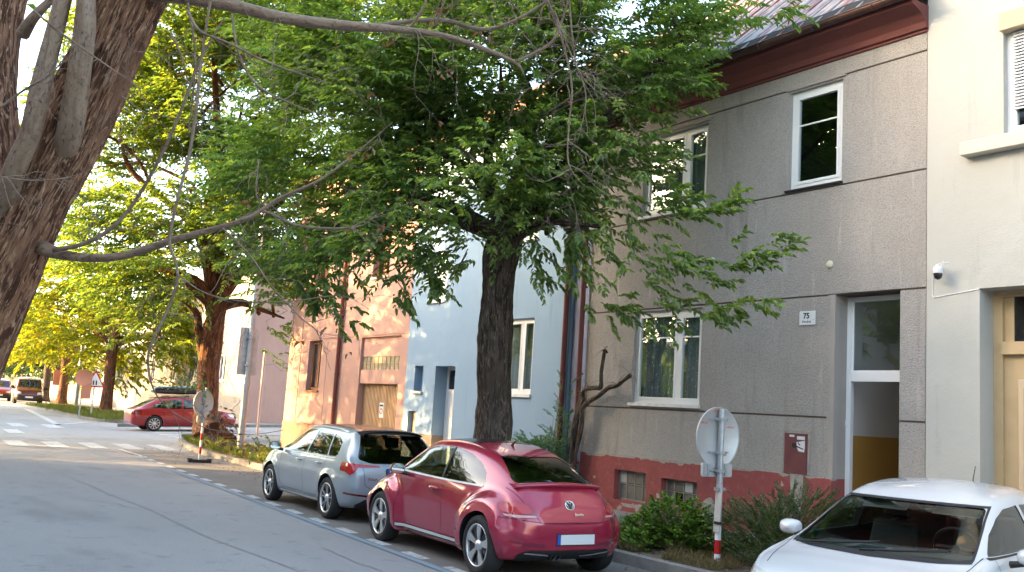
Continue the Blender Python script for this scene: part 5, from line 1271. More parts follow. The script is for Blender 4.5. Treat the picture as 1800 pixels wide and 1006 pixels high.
def tree(name, label, base, trunk, blobs, bark, leaf, per_m3, leafn, lsize, tl, seed, group, fork, r0=.25, amp=0, nseg=20, thresh=-.12, width=.42, ntar=None, sprays=None, flare=.12, droop=.5, nscale=.75):
    t = thing(name, label, 'tree', base, group=group)
    tr = [uv_tube('trunk', [p for p, r in trunk], [r for p, r in trunk], bark, t, nseg, .05 if amp else .15, amp, 7, seed, flare)]
    tg = [b[0] for b in blobs][:ntar]
    tr += limbs('limb', fork, r0, tg, bark, t, seed)
    join_meshes('trunk', tr, t)
    B, A = crown_twigs(blobs, per_m3, fork, seed, thresh, nscale)
    Ls = [tl]*len(B)
    if sprays is not None: B = np.concatenate([B, sprays[0]]); A = np.concatenate([A, sprays[1]]); Ls = Ls+[tl*.55]*len(sprays[0])
    o = foliage('crown', B, A, np.array(Ls)*np.random.default_rng(seed).uniform(.6, 1.2, len(B)), leafn, leaf, t, lsize, width, droop, 1.0, seed)
    # fine twigs carrying the sprays
    mb = MB(); rr = random.Random(seed); idx = rr.sample(range(len(B)), min(len(B), 1200 if lsize < .13 else 350))
    for i in idx:
        p = Vector(B[i]); a = Vector(A[i]); L = Ls[i]; mb.tube([p-a*L*.5+Vector((0, 0, -.02)), p+a*L*.4, p+a*L*.85+Vector((0, 0, -.2*L*.5))], [.009, .005, .003], 4)
    mb.build('twigs', bark, t, True)
    return t, len(B)*leafn
def spray_line(pts, n, jit, seed, out=.35):
    """twig starts strung along a drooping branch"""
    r = np.random.default_rng(seed); P = catmull([list(p) for p in pts], 12); B = []; A = []
    T = np.gradient(P, axis=0); T /= np.linalg.norm(T, axis=1)[:, None]
    for k in range(n):
        i = int(r.uniform(0, len(P)-1)); f = i/len(P); p = P[i]+r.normal(0, jit*(1-.75*f), 3); d = T[i]+r.normal(0, out, 3); B.append(p); A.append(d/np.linalg.norm(d))
    return np.array(B), np.array(A)
GR = 'street trees standing along the verge'
# ---- street tree behind the coupe
tb = Vector((8.95, 13.45, .12))
def tA():
    trunk = [(tb, .36), (at(866, 760, 16.0), .30), (at(868, 700, 16.1), .27), (at(870, 600, 16.15), .265), (at(876, 500, 16.2), .285), (at(882, 450, 16.2), .32), (at(895, 400, 16.2), .25), (at(915, 330, 16.2), .2), (at(930, 230, 16.2), .12)]
    bl = [px_blob(600, 330, 16, 190, 120, 1.6), px_blob(540, 410, 15.5, 110, 75, 1.1), px_blob(660, 180, 16.5, 200, 150, 1.8), px_blob(880, 110, 16.5, 240, 150, 2.2), px_blob(1070, 60, 16, 190, 120, 1.8),
          px_blob(1140, 130, 14.8, 80, 70, .9), px_blob(1260, 10, 14.5, 110, 45, .9), px_blob(1080, 240, 15, 75, 80, 1.0), px_blob(760, 390, 15.5, 130, 80, 1.3), px_blob(850, 290, 15.2, 180, 120, 1.5, 1.1),
          px_blob(1010, 330, 15.4, 110, 100, 1.2), px_blob(1060, 400, 14.2, 70, 50, .8), px_blob(850, -120, 16.8, 350, 130, 2.6, .7), px_blob(560, 80, 17, 160, 130, 1.6, .9), px_blob(480, 300, 16, 90, 110, 1.0, .8),
          px_blob(1130, 450, 13.6, 70, 35, .6, .6), px_blob(700, 460, 15.4, 90, 35, .7, .7), px_blob(790, 470, 15.2, 60, 25, .5, .6), px_blob(600, 470, 15.2, 90, 45, .8, .8), px_blob(520, 490, 15.4, 60, 35, .7, .7), px_blob(715, 395, 15.1, 80, 45, .7, 1.2), px_blob(640, 400, 15.0, 90, 50, .8, .9), px_blob(810, 430, 15.0, 80, 40, .6, .9), px_blob(960, 390, 15.1, 60, 60, .6, .9), px_blob(660, 430, 15.2, 80, 50, .8, .9)]
    sp = []
    for k, (pts, n) in enumerate([
            ([at(1020, 400, 14.5), at(1150, 470, 13.6), at(1230, 478, 13.2), at(1310, 462, 12.8), at(1372, 438, 12.4)], 44),
            ([at(1020, 440, 14.4), at(1150, 490, 13.6), at(1230, 525, 13.2), at(1280, 538, 12.8), at(1335, 546, 12.5)], 30),
            ([at(1040, 330, 14.6), at(1130, 375, 14), at(1210, 382, 13.6), at(1280, 358, 13.2)], 34),
            ([at(1040, 300, 14.6), at(1130, 330, 14), at(1200, 360, 13.8)], 22),
            ([at(1000, 440, 14.8), at(1050, 520, 14.2), at(1100, 540, 13.9)], 16),
            ([at(1100, 500, 13.8), at(1150, 535, 13.5), at(1190, 565, 13.3)], 10),
            ([at(930, 420, 15.4), at(945, 460, 15), at(960, 490, 14.8)], 14), ([at(1000, 380, 15), at(1010, 430, 14.8)], 14),
            ([at(540, 470, 15.2), at(580, 530, 15), at(625, 570, 14.8)], 12), ([at(600, 470, 15.2), at(680, 510, 15), at(700, 530, 14.9)], 10), ([at(520, 460, 15.2), at(560, 500, 15), at(560, 520, 15)], 14),
            ([at(760, 440, 15), at(760, 480, 14.9), at(765, 500, 14.8)], 12), ([at(860, 380, 15), at(880, 300, 14.6), at(935, 270, 14.3)], 26), ([at(1250, 30, 14.4), at(1330, 15, 14.2), at(1395, 8, 14)], 14), ([at(1170, 170, 14.4), at(1200, 160, 14.1), at(1225, 150, 14)], 12)]):
        b, a = spray_line(pts, n, .22, 50+k); sp.append((b, a))
    S = (np.concatenate([s[0] for s in sp]), np.concatenate([s[1] for s in sp]))
    return tree('street_tree', 'dark-barked street tree with a dense green crown right behind the raspberry coupe', tb, trunk, bl, M['barkA'], M['leafA'], 54, 15, .135, .62, 3, GR, at(890, 420, 16.2), .15, .028, 72, -.13, .40, 13, S, .10)
print('A', tA()[1])
# ---- second tree at the corner
b2 = Vector((10.55, 33.1, .13))
def tB():
    trunk = [(b2, .50), (at(362, 740, 33.4), .42), (at(366, 690, 33.4), .37), (at(368, 630, 33.4), .38), (at(376, 570, 33.4), .33), (at(390, 520, 33.2), .25), (at(400, 470, 33.2), .16)]
    D_ = 33
    bl = [px_blob(330, 330, D_, 160, 110, 3), px_blob(210, 220, D_, 120, 120, 2.6, .75), px_blob(430, 170, D_, 170, 150, 3), px_blob(300, 60, D_, 180, 110, 3, .8), px_blob(470, 390, 32, 110, 80, 2.2), px_blob(190, 440, D_, 90, 55, 2, .7),
          px_blob(330, 480, 32, 120, 42, 2), px_blob(550, 300, D_, 110, 130, 2.4), px_blob(400, -60, D_, 260, 90, 4, .6), px_blob(500, 560, 32.5, 60, 60, 1.3, .9), px_blob(450, 620, 32.5, 35, 50, .9, .8), px_blob(520, 470, 32, 70, 50, 1.5, .9), px_blob(250, 520, 33, 90, 45, 1.6, .8), px_blob(160, 330, D_, 70, 90, 1.8, .7), px_blob(300, 560, 33.5, 60, 40, 1.2, .5), px_blob(560, 460, 32, 60, 60, 1.4, .7), px_blob(620, 60, 33, 180, 140, 3, .8)]
    t, n = tree('street_tree', 'tall reddish-barked street tree on the corner verge behind the small round sign', b2, trunk, bl, M['barkB'], M['leafB'], 20.0, 14, .21, 1.0, 11, GR, at(378, 540, 33.4), .24, .03, 40, -.12, .42, 10, None, .25, nscale=.5)
    q = uv_tube('limb', [at(362, 640, 33.4), at(350, 590, 33.3), at(345, 550, 33.2), at(325, 530, 33)], [.2, .15, .12, .07], M['barkB'], t, 12, .1, .01)
    q = uv_tube('limb', [at(372, 640, 33.4), at(372, 570, 33.2), at(362, 530, 33.1)], [.16, .13, .08], M['barkB'], t, 12, .1, .01)
    return t, n
print('B', tB()[1])
def far_tree(label, base, blobs, leaf, seed, size, dens, bark='barkB', fork_h=4.0, r=.3, width=.5, n=12, tl=1.3, trunk_top=None):
    b = Vector(base); f = b+Vector((0, 0, fork_h)); top = b+Vector((.2, 0, fork_h+1.2))
    return tree('street_tree', label, b, [(b, r*1.15), (b+Vector((.03, 0, fork_h*.5)), r), (f, r), (top, r*.6)], blobs, M[bark], M[leaf], dens, n, size, tl, seed, GR, f, r*.6, 0, 14, -.15, width, 5, None, .15, nscale=.35)
def wb(x, y, z, rx, ry, rz, d=1): return (Vector((x, y, z)), (rx, ry, rz), d)
a = far_tree('brown-trunked tree beyond the side street, beside the red triangle sign', (12.4, 58.5, .15), [px_blob(235, 590, 57, 110, 55, 3.2), px_blob(130, 560, 57, 90, 70, 3), px_blob(320, 600, 56, 80, 45, 2.6, .8), px_blob(200, 500, 58, 130, 70, 4, .8), px_blob(70, 540, 60, 60, 60, 2.6, .8), px_blob(200, 655, 56.5, 70, 22, 1.8, .6), px_blob(280, 540, 57, 90, 50, 3), px_blob(120, 500, 59, 90, 50, 3, .8)], 'leafY', 21, .34, 3.6)
far_tree('second tree beyond the side street, further up the verge', (13.2, 77, .12), [px_blob(60, 600, 75, 90, 45, 4), px_blob(130, 620, 74, 80, 32, 3.4), px_blob(20, 570, 78, 70, 60, 4), px_blob(190, 640, 70, 60, 24, 2.8)], 'leafY', 23, .40, 2.0)
far_tree('dark green tree far up the verge beside the dark red van', (14.4, 92, .12), [px_blob(90, 640, 88, 60, 24, 3), px_blob(40, 635, 92, 60, 26, 4), px_blob(110, 655, 86, 40, 12, 2, .7)], 'leafD', 25, .45, 2.4, 'barkA', 3.2)
far_tree('dark green tree at the far end of the street behind the van', (12.5, 118, .1), [wb(11, 118, 7, 5, 5, 4), wb(14, 116, 5.5, 4, 4, 3)], 'leafD', 27, .6, .8, 'barkA', 3.2)
far_tree('low crowned unseen tree added on the side street to shade the road', (-10.5, 38.5, .12), [wb(-10.5, 38.5, 3.6, 2.8, 3.6, 2.4), wb(-10.8, 42.5, 3.4, 2.4, 2.6, 2.2), wb(-10.3, 35.2, 3.2, 2.2, 2.2, 1.9)], 'leafB', 51, .22, 11, 'barkB', 2.2, .2)  # unseen, added to keep low sun off the road
# trees of the other side of the street, seen by the sun and the window panes; far ones added to shade houses, those by the camera for reflections
for k, (x, y, s) in enumerate(((-1.3, 32.4, 1.0), (-1.4, 26.6, 1.05), (-3.0, 14.5, 1.1), (.6, 50, 1.0), (1.2, 62, 1.1), (2.0, 76, 1.2), (-2.4, 3.4, 1.25), (-3.2, -5.5, 1.2))):
    far_tree(('tree across the street at the side street corner', 'tree across the street opposite the pink house', 'tree across the street opposite the blue house', 'unseen tree added for shade across the street just past the side street', 'unseen tree added for shade across the street opposite the corner house', 'unseen tree added for shade across the street far up the road', 'unseen leafy tree added for reflections beside the leaning tree on the near pavement', 'unseen leafy tree added for reflections and shade on the near pavement behind the camera')[k], (x, y, .12), [wb(x, y, 7.2*s, 3.1, 3.1, 2.4), wb(x+.8, y-1.2, 5.4*s, 2.4, 2.4, 1.7, .8), wb(x-1, y+1.5, 6*s, 2.4, 2.4, 1.8, .8)], 'leafB', 31+k, .2, (11, 11, 2.6, 5.5, 5.5, 5.5, 5, 4)[k], 'barkB', 3.6, .28)
# ================================================================== leaning tree on our side with its bare branches
def front_tree():
    base = Vector((.02, 6.35, .12))
    t = thing('leaning_tree', 'big leaning tree with peeling grey-brown bark and bare branches at the left edge', 'tree', base)
    d = 6.9
    main = [(base, .42), (at(-150, 830, 6.85), .37), (at(-62, 620, d), .27), (at(30, 415, d), .235), (at(108, 265, d), .228), (at(172, 125, d), .205), (at(240, -25, d), .22), (at(335, -180, d), .19), (at(380, -330, d), .15)]
    uv_tube('trunk', [p for p, r in main], [r for p, r in main], M['barkF'], t, 170, .02, .024, 10, 5, .1)
    sec = [(at(10, 400, 7.0), .22), (at(-5, 270, 7.1), .17), (at(-8, 130, 7.3), .15), (at(5, 0, 7.4), .15), (at(35, -150, 7.5), .13)]
    uv_tube('stem', [p for p, r in sec], [r for p, r in sec], M['barkF'], t, 70, .03, .013, 7, 9)
    def br(name, P, m='barkS', n=12, step=.04, jit=0.0):
        k_ = {'branch': .5 if m == 'twig' else .62}.get(name, 1.0)
        return uv_tube(name, [at(a, b, c) for a, b, c, r in P], [r*c/FPX*k_*(1 if i < len(P)-1 or r > 5 else .5) for i, (a, b, c, r) in enumerate(P)], M[m], t, n, step, 0, world=True)
    br('sucker', [(0, 420, 6.95, 20), (22, 310, 6.62, 19), (52, 240, 6.55, 18), (72, 150, 6.5, 17), (98, 50, 6.5, 15), (118, -30, 6.5, 14)], n=16)
    br('sucker', [(95, 330, 7.0, 22), (122, 235, 6.68, 22), (140, 120, 6.55, 20), (150, 40, 6.5, 18), (152, -30, 6.5, 14)], n=16)
    br('sucker', [(40, 60, 7.0, 12), (60, 30, 6.9, 9), (95, -5, 6.9, 6)], n=10)
    paths = []
    def branch(P, m='twig', sub=6, n=8, name='branch', L=.5):
        o = br(name, P, m, n); pts = catmull([list(at(a, b, c))+[r*c/FPX] for a, b, c, r in P], 8); paths.append((pts, sub, L)); return o
    # long bough across the top
    branch([(255, -20, 6.8, 34), (330, -6, 6.7, 24), (400, 8, 6.6, 19), (500, 32, 6.5, 16.5), (600, 45, 6.5, 15), (700, 52, 6.4, 10), (780, 63, 6.4, 8), (850, 86, 6.3, 7), (908, 112, 6.3, 5), (922, 135, 6.3, 2)], 'barkS', 7, 16)
    branch([(640, 50, 6.45, 8), (700, 40, 6.5, 8), (780, 36, 6.5, 8), (850, 52, 6.5, 7), (910, 34, 6.4, 6), (985, -15, 6.4, 5)], 'twig', 8, 12)
    branch([(905, 110, 6.3, 6), (950, 88, 6.3, 6), (975, 68, 6.3, 5), (990, 30, 6.3, 4), (1005, -20, 6.3, 3)], 'twig', 6, 10)
    branch([(715, 55, 6.45, 6), (735, 30, 6.4, 5), (755, -10, 6.4, 4)], 'twig', 2); branch([(762, 50, 6.45, 5), (775, 20, 6.4, 4), (785, -10, 6.4, 3)], 'twig', 2)
    # low bough sweeping right
    branch([(50, 425, 6.95, 24), (85, 440, 6.78, 20), (112, 448, 6.66, 15), (160, 454, 6.5, 12), (215, 450, 6.4, 11.5), (270, 434, 6.3, 11), (310, 420, 6.25, 10), (380, 402, 6.2, 8), (440, 382, 6.1, 6.5), (490, 350, 6.1, 5), (560, 318, 6.0, 4), (610, 282, 6.0, 3), (655, 245, 6.0, 1.8), (690, 215, 6.0, 1)], 'barkS', 9, 14)
    branch([(400, 398, 6.2, 5), (460, 372, 6.1, 5), (520, 396, 6.0, 5), (590, 402, 6.0, 4), (640, 395, 6, 2), (660, 370, 6, 1.2)], 'twig', 8)
    branch([(95, 440, 6.6, 9), (150, 428, 6.5, 8), (200, 398, 6.5, 7), (240, 350, 6.5, 6), (285, 270, 6.4, 6), (320, 190, 6.4, 5), (350, 110, 6.4, 5), (395, 30, 6.4, 4)], 'twig', 8)
    # long hanging shoot
    branch([(372, -10, 6.3, 4), (356, 90, 6.3, 5), (345, 190, 6.2, 6), (333, 270, 6.2, 6), (312, 350, 6.1, 5), (298, 425, 6.1, 5), (308, 458, 6.1, 5), (312, 490, 6.0, 5), (297, 540, 6.0, 5), (268, 600, 5.9, 4.5), (260, 640, 5.9, 4), (272, 690, 5.9, 3), (300, 722, 5.9, 2)], 'twig', 7)
    branch([(330, 20, 6.4, 5), (352, 55, 6.3, 5), (400, 75, 6.3, 4), (455, 103, 6.2, 4), (520, 128, 6.2, 3), (575, 145, 6.2, 1.5)], 'twig', 7)
    branch([(408, 25, 6.4, 4), (418, 90, 6.3, 4), (450, 148, 6.2, 4), (505, 180, 6.2, 3), (560, 200, 6.2, 2), (605, 212, 6.2, 1.2)], 'twig', 6)
    branch([(330, 5, 6.5, 4), (342, 80, 6.5, 4), (340, 160, 6.5, 3), (330, 240, 6.5, 2)], 'twig', 4)
    branch([(300, 60, 6.6, 4), (320, 100, 6.5, 3.5), (330, 150, 6.5, 2)], 'twig', 3)
    branch([(390, 400, 6.1, 3), (440, 450, 6, 3), (475, 500, 5.9, 2.6), (530, 560, 5.9, 2), (570, 590, 5.9, 1.2)], 'twig', 4)
    branch([(310, 480, 6.0, 2.6), (360, 515, 5.9, 2.6), (430, 530, 5.9, 2.4), (510, 530, 5.9, 2), (600, 520, 5.9, 1.4), (650, 545, 5.9, 1)], 'twig', 5)
    # shoots coming down in the middle
    branch([(958, -10, 6.2, 4), (985, 60, 6.2, 4), (1005, 150, 6.1, 3.4), (1000, 220, 6.1, 3), (1000, 290, 6.0, 2.4), (1030, 330, 6.0, 1.4)], 'twig', 9)
    branch([(1000, -10, 6.2, 3.4), (1010, 100, 6.2, 3), (1030, 170, 6.1, 2.4), (1015, 250, 6.1, 1.5)], 'twig', 8)
    branch([(975, 20, 6.2, 3), (1020, 130, 6.1, 2.4), (1075, 180, 6.1, 1.5)], 'twig', 5)
    branch([(455, 280, 6.2, 2.5), (450, 340, 6.1, 2.5), (463, 365, 6.1, 2.5)], 'twig', 3)
    branch([(60, 20, 6.0, 4), (110, 60, 6, 3.4), (180, 110, 6, 3), (240, 150, 5.9, 2)], 'twig', 6); branch([(0, 190, 6, 4), (40, 160, 6, 4), (90, 130, 5.9, 3), (120, 90, 5.9, 2)], 'twig', 6)
    branch([(-10, 310, 5.9, 3), (60, 318, 5.9, 3), (130, 312, 5.9, 2)], 'twig', 6)
    branch([(215, 170, 6.3, 3), (260, 200, 6.3, 2.4), (330, 210, 6.2, 1.5)], 'twig', 4)
    # the fine stuff: zigzag twigs budding off every bough
    rr = random.Random(4); tw = MB(); dead = []
    def zig(p, d, L, r, depth):
        pts = [p]; k = max(3, int(L/.06)); q = p.copy(); dd = d.normalized()
        for i in range(k):
            dd = (dd+Vector((rr.gauss(0, .22), rr.gauss(0, .22), rr.gauss(-.03, .22)))).normalized(); q = q+dd*L/k; pts.append(q.copy())
            if depth > 0 and rr.random() < .38: zig(q.copy(), (dd+Vector((rr.gauss(0, .8), rr.gauss(0, .8), rr.gauss(0, .8)))), L*rr.uniform(.3, .6), r*.6, depth-1)
        tw.tube(pts, [max(.0011, r*(1-.75*i/len(pts))) for i in range(len(pts))], 4)
        if rr.random() < .12: dead.append(q.copy())
    for pts, sub, L in paths:
        for _ in range(int(sub*1.6)):
            i = rr.randrange(2, len(pts)-1); p = Vector(pts[i][:3]); tdir = Vector(pts[i][:3]-pts[i-1][:3]).normalized()
            d_ = tdir*.5+Vector((rr.gauss(0, .8), rr.gauss(0, .8), rr.gauss(-.1, .8))); zig(p, d_, rr.uniform(.25, .8)*L*1.5, min(.0036, max(.0016, pts[i][3]*.4)), 2)
    tw.build('twigs', M['twig'], t, True)
    # brown leaves still hanging on
    spots = [(532, 598, 5.9), (615, 618, 5.9), (578, 576, 5.9), (283, 575, 6.2), (455, 92, 6.2)]
    B = [tuple(at(*s)) for s in spots]+[tuple(p) for p in dead[:50]]
    A = [(rr.gauss(0, 1), rr.gauss(0, 1), -.6) for _ in B]; A = np.array(A); A /= np.linalg.norm(A, axis=1)[:, None]
    foliage('dead_leaves', np.array(B), A, .03, 2, M['deadleaf'], t, .055, .5, .6, 1, 9)
    # low spray with curled leaves hanging in front of the corner
    low = [(300, 722, 5.9, 2.2), (335, 742, 5.8, 2), (375, 756, 5.8, 1.8), (440, 764, 5.8, 1.5), (500, 756, 5.8, 1.2)]
    br('branch', low, 'twig', 6)
    low2 = [(262, 700, 5.9, 2), (320, 700, 5.9, 2), (360, 735, 5.8, 1.6), (380, 775, 5.8, 1.4), (440, 785, 5.8, 1.1)]; br('branch', low2, 'twig', 6)
    C = []
    for (x, y, n) in ((385, 722, 12), (395, 745, 14), (375, 760, 10), (405, 780, 12), (445, 778, 8), (462, 770, 6), (335, 665, 14), (300, 668, 10), (350, 680, 8), (440, 790, 8), (285, 672, 6)):
        for _ in range(n): C.append(tuple(at(x+rr.gauss(0, 9), y+rr.gauss(0, 6), 5.8+rr.gauss(0, .06))))
    A = np.array([(rr.gauss(0, 1), rr.gauss(0, 1), -.4+rr.gauss(0, .5)) for _ in C]); A /= np.linalg.norm(A, axis=1)[:, None]
    k = len(C)//2
    foliage('dead_leaves', np.array(C[:k]), A[:k], .04, 2, M['deadleaf'], t, .04, .5, .6, 1, 12); foliage('green_leaves', np.array(C[k:]), A[k:], .04, 2, M['greengrass'], t, .035, .5, .6, 1, 13)
front_tree()
# ================================================================== bushes, grass
def bush(name, label, base, blobs, leaf, size, per, n, tl, seed, width=.5, droop=.1, upw=.6):
    t = thing(name, label, 'bush', base)
    B, A = crown_twigs(blobs, per, Vector(base)-Vector((0, 0, .3)), seed, -.35, 3.0, .8)
    A[:, 2] = np.abs(A[:, 2])+.35; A /= np.linalg.norm(A, axis=1)[:, None]
    foliage('foliage', B, A, tl, n, leaf, t, size, width, droop, .9, seed, upw=upw)
    mb = MB(); rr = random.Random(seed); b = Vector(base)
    for i in rr.sample(range(len(B)), min(90, len(B))):
        p = Vector(B[i]); mb.tube([b+Vector((rr.gauss(0, .05), rr.gauss(0, .05), -.02)), b.lerp(p, .5)+Vector((0, 0, .03)), p, p+Vector(A[i])*tl*.8], [.008, .006, .004, .002], 4)
    mb.build('stems', M['twig'], t, True)
    return t
bush('leafy_bush', 'round bright green leafy bush on the verge left of the sign post', (8.95, 9.05, .12), [wb(8.95, 9.0, .50, .38, .38, .26), wb(8.85, 9.35, .30, .34, .40, .2), wb(8.9, 8.75, .36, .34, .34, .2), wb(8.55, 9.2, .22, .25, .35, .14)], M['bushleaf'], .07, 1300, 9, .12, 61)
bush('yew_bush', 'spiky dark green yew bush on the verge between the sign post and the white car', (9.3, 7.6, .12), [wb(9.3, 8.0, .45, .40, .42, .34), wb(9.45, 7.35, .55, .50, .55, .42), wb(9.1, 7.5, .28, .45, .5, .22), wb(9.75, 6.7, .55, .5, .5, .38), wb(9.0, 7.0, .2, .5, .5, .2)], M['needle'], .046, 900, 30, .26, 62, .20, .0, .8)
bush('fern_bush', 'feathery blue-green bush at the foot of the old vine between the blue and grey houses', (11.25, 14.9, .12), [wb(11.25, 14.9, .65, .34, .5, .6), wb(11.2, 15.5, .75, .3, .4, .5, .8), wb(11.35, 14.7, 1.5, .2, .22, .5, .4), wb(11.4, 14.6, 2.2, .12, .14, .4, .25)], M['sage'], .06, 1100, 18, .25, 63, .28, .5, .6)
def vine():
    t = thing('pruned_vine', 'old pruned vine with gnarled bare arms beside the ground floor window', 'vine', (11.45, 14.3, .12))
    X = 11.45
    def p(px, py, X=X):
        r = at(px, py, 1)-Vector((0, 0, CAMZ)); k = X/r.x; return Vector((0, 0, CAMZ))+r*k
    uv_tube('trunk', [p(1000, 850), p(1005, 790), p(1012, 740), p(1024, 705), p(1022, 690)], [.075, .065, .06, .055, .045], M['barkA'], t, 14, .04, .004, 3, 1)
    uv_tube('arm', [p(1012, 745), p(1022, 700), p(1030, 685), p(1048, 682), p(1056, 680), p(1057, 655), p(1062, 622), p(1064, 617)], [.055, .05, .045, .04, .045, .034, .032, .055], M['barkA'], t, 10, .03, .005, 3, 3)
    uv_tube('arm', [p(1014, 735), p(1028, 712), p(1040, 703), p(1052, 696), p(1068, 683), p(1084, 678), p(1098, 668), p(1108, 660)], [.05, .048, .045, .042, .04, .036, .032, .042], M['barkA'], t, 10, .03, .005, 3, 5)
    uv_tube('arm', [p(1024, 700), p(1020, 760), p(1008, 810), p(992, 845)], [.05, .045, .035, .03], M['barkA'], t, 10, .04, .004, 3, 7)
    rr = random.Random(8)
    for px, py, cnt in ((1064, 616, 9), (1035, 680, 10), (1108, 660, 7), (1085, 678, 6), (1025, 690, 12)):
        mb = MB(); o_ = p(px, py)
        for _ in range(cnt):
            a = o_.copy(); d = Vector((-.2+rr.gauss(0, .15), rr.gauss(0, .5), rr.gauss(.2, .5))).normalized(); L = rr.uniform(.12, .5); q = [a]
            for k in range(6): d = (d+Vector((0, rr.gauss(0, .25), -.16))).normalized(); a = a+d*L/6; q.append(a.copy())
            mb.tube(q, [.005, .004, .004, .003, .003, .002, .0015], 4)
        mb.build('shoot_tuft', M['twig'], t, True)
vine()
def grass(name, label, regions, mt, h, seed, kind='stuff'):
    r = np.random.default_rng(seed); V = []; P = []
    for (x0, x1, y0, y1, n) in regions:
        x = r.uniform(x0, x1, n); y = r.uniform(y0, y1, n)
        keep = np.array([noise.noise((a*1.3, b*1.3, seed)) > -.18 for a, b in zip(x, y)]); x = x[keep]; y = y[keep]
        cx = np.interp(y, [k[1] for k in KN[:9]], [k[0] for k in KN[:9]]) if y0 < 34 else x-1
        ok = x > cx+.17; P.append(np.stack([x[ok], y[ok], np.array([.125+rise(a, b) for a, b in zip(x[ok], y[ok])])], 1))
    P = np.concatenate(P); A = r.normal(0, .35, P.shape); A[:, 2] = 1; A /= np.linalg.norm(A, axis=1)[:, None]
    o = foliage(name, P, A, h*.4, 3, mt, None, h, .07, -.3, .5, seed, .35, .02, .9); tag(o, kind=kind); return o
grass('dry_grass', None, [(8.1, 9.3, 8.6, 13, 5200), (8.1, 9.7, 13, 20, 2500), (8.1, 9.0, 6.5, 8.8, 1800)], M['drygrass'], .09, 71)
grass('verge_grass', None, [(8.2, 10.6, 20, 34.4, 15000), (8.9, 10.2, 8.4, 12, 900)], M['greengrass'], .14, 72)
grass('far_verge_grass', None, [(10.2, 12.8, 48, 72, 6000)], M['greengrass'], .22, 73)
grass('kerb_weeds', None, [(1.16, 1.3, 0, 0.01, 1)], M['greengrass'], .1, 74) if False else None
# scattered leaves on the verge, road edge and pavement
r = np.random.default_rng(5); n = 900
P = np.stack([np.concatenate([r.normal(7.9, .35, n//2), r.uniform(8.3, 11.4, n//2)]), np.concatenate([r.uniform(6, 30, n//2), r.uniform(8, 26, n//2)]), np.concatenate([np.full(n//2, .012), np.full(n//2, .14)])], 1)
P[:n//2, 2] = np.where(P[:n//2, 0] > 8.05, .15, .012)
A = r.normal(0, 1, P.shape); A[:, 2] = .02; A /= np.linalg.norm(A, axis=1)[:, None]
tag(foliage('fallen_leaves', P, A, .02, 1, M['deadleaf'], None, .055, .5, 0, .2, 5, .1, .15, .2), kind='stuff')

# ================================================================== signs and posts
def post(root, base, h, r=.03, m='galv', name='post', z0=0):
    mb = MB(); mb.cyl((0, 0, z0), (0, 0, h), r, 16); mb.lathe([(r, h), (r*.6, h+.012), (0, h+.014)], (0, 0, 0), 'z', 16); return mb.build(name, M[m], root)
def disc_sign(root, z, rad, m_back='signback', name='sign_plate', y=.055):
    mb = MB(); mb.lathe([(0, y), (rad-.012, y), (rad, y-.014), (rad, y+.008), (rad-.02, y+.012), (0, y+.012)], (0, 0, z), 'y', 56); return mb.build(name, M[m_back], root)
def clamp(root, z, w=.30, y=.045, r=.03):
    mb = MB(); mb.box(-w/2, w/2, y-.022, y-.012, z-.008, z+.008); mb.box(-r-.03, r+.03, -r-.012, y-.012, z-.018, z+.018); mb.cyl((r+.02, -r-.03, z), (r+.02, 0, z), .007, 8); return mb.build('clamp', M['galv'], root)
def near_sign():
    t = thing('round_road_sign', 'large round grey sign back on a red and white banded post between the bushes', 'road sign', (8.62, 7.98, .10), R(0))
    mb = MB(); mb.cyl((0, 0, .475), (0, 0, 1.83), .036, 20); mb.lathe([(.036, 1.83), (.02, 1.845), (0, 1.846)], (0, 0, 0), 'z', 20); mb.build('post', M['galv'], t)
    z = .475; k = 0
    while z > -.05:
        z2 = max(z-.16, -.08); b = MB(); b.tube([(0, 0, z2), (0, 0, z)], .037, 20); b.build('band', M['whiteband' if k % 2 == 0 else 'redband'], t); z = z2; k += 1
    s = disc_sign(t, 1.50, .362); fr = MB(); fr.lathe([(0, .068), (.35, .068)], (0, 0, 1.5), 'y', 48); fr.build('sign_face', M['whiteband'], s, fixn=False)
    for zz in (1.72, 1.33): clamp(t, zz, .34)
    # printed marks on the back
    for x, z_, n, w in ((-.10, 1.80, 9, .018), (-.30, 1.66, 5, .02), (.15, 1.62, 5, .02)):
        pr = MB()
        for i in range(n):
            xx = x+i*(w+.005); pr.box(xx, xx+w*.7, .053, .0545, z_, z_+.012+.008*((i*7) % 3)); 
            if i % 2: pr.box(xx+w*.2, xx+w*.45, .0525, .0535, z_-.006, z_)
        pr.build('back_print', M['orangeprint'], s)
    fnt = MB(); fnt.box(.09, .15, .053, .0545, 1.29, 1.315); fnt.build('sticker', M['galv'], s)
    # small plate under it
    p = MB(); p.prism(rounded([(-.26, 1.04), (.26, 1.04), (.26, 1.20), (-.26, 1.20)], .03), 1, .05, .062); pl = p.build('supplementary_plate', M['signback'], t)
    for x0, x1, y0 in ((-.168, -.132, .036), (.122, .158, .036), (-.235, -.18, .047)):
        q = MB(); q.box(x0, x1, y0, .05, 1.05, 1.19); q.build('stiffener', M['galv'], pl)
    clamp(t, 1.115, .26)
    # narrow plate turned sideways, lower down
    w = MB(); w.prism(rounded([(-.10, .40), (.02, .40), (.02, .96), (-.10, .96)], .02), 0, -.075, -.066); w.box(-.066, -.05, -.07, .0, .46, .90); ob = w.mesh('side_plate', [M['signback']])
    ob.transform(Matrix.Rotation(R(3), 4, 'Y') @ Matrix.Rotation(R(-12), 4, 'Z')); link('side_plate', ob, t)
    b = MB(); b.box(-.075, -.05, -.09, .0, .50, .53); b.build('bracket', M['trim'], t); clamp(t, .90, .12)
near_sign()
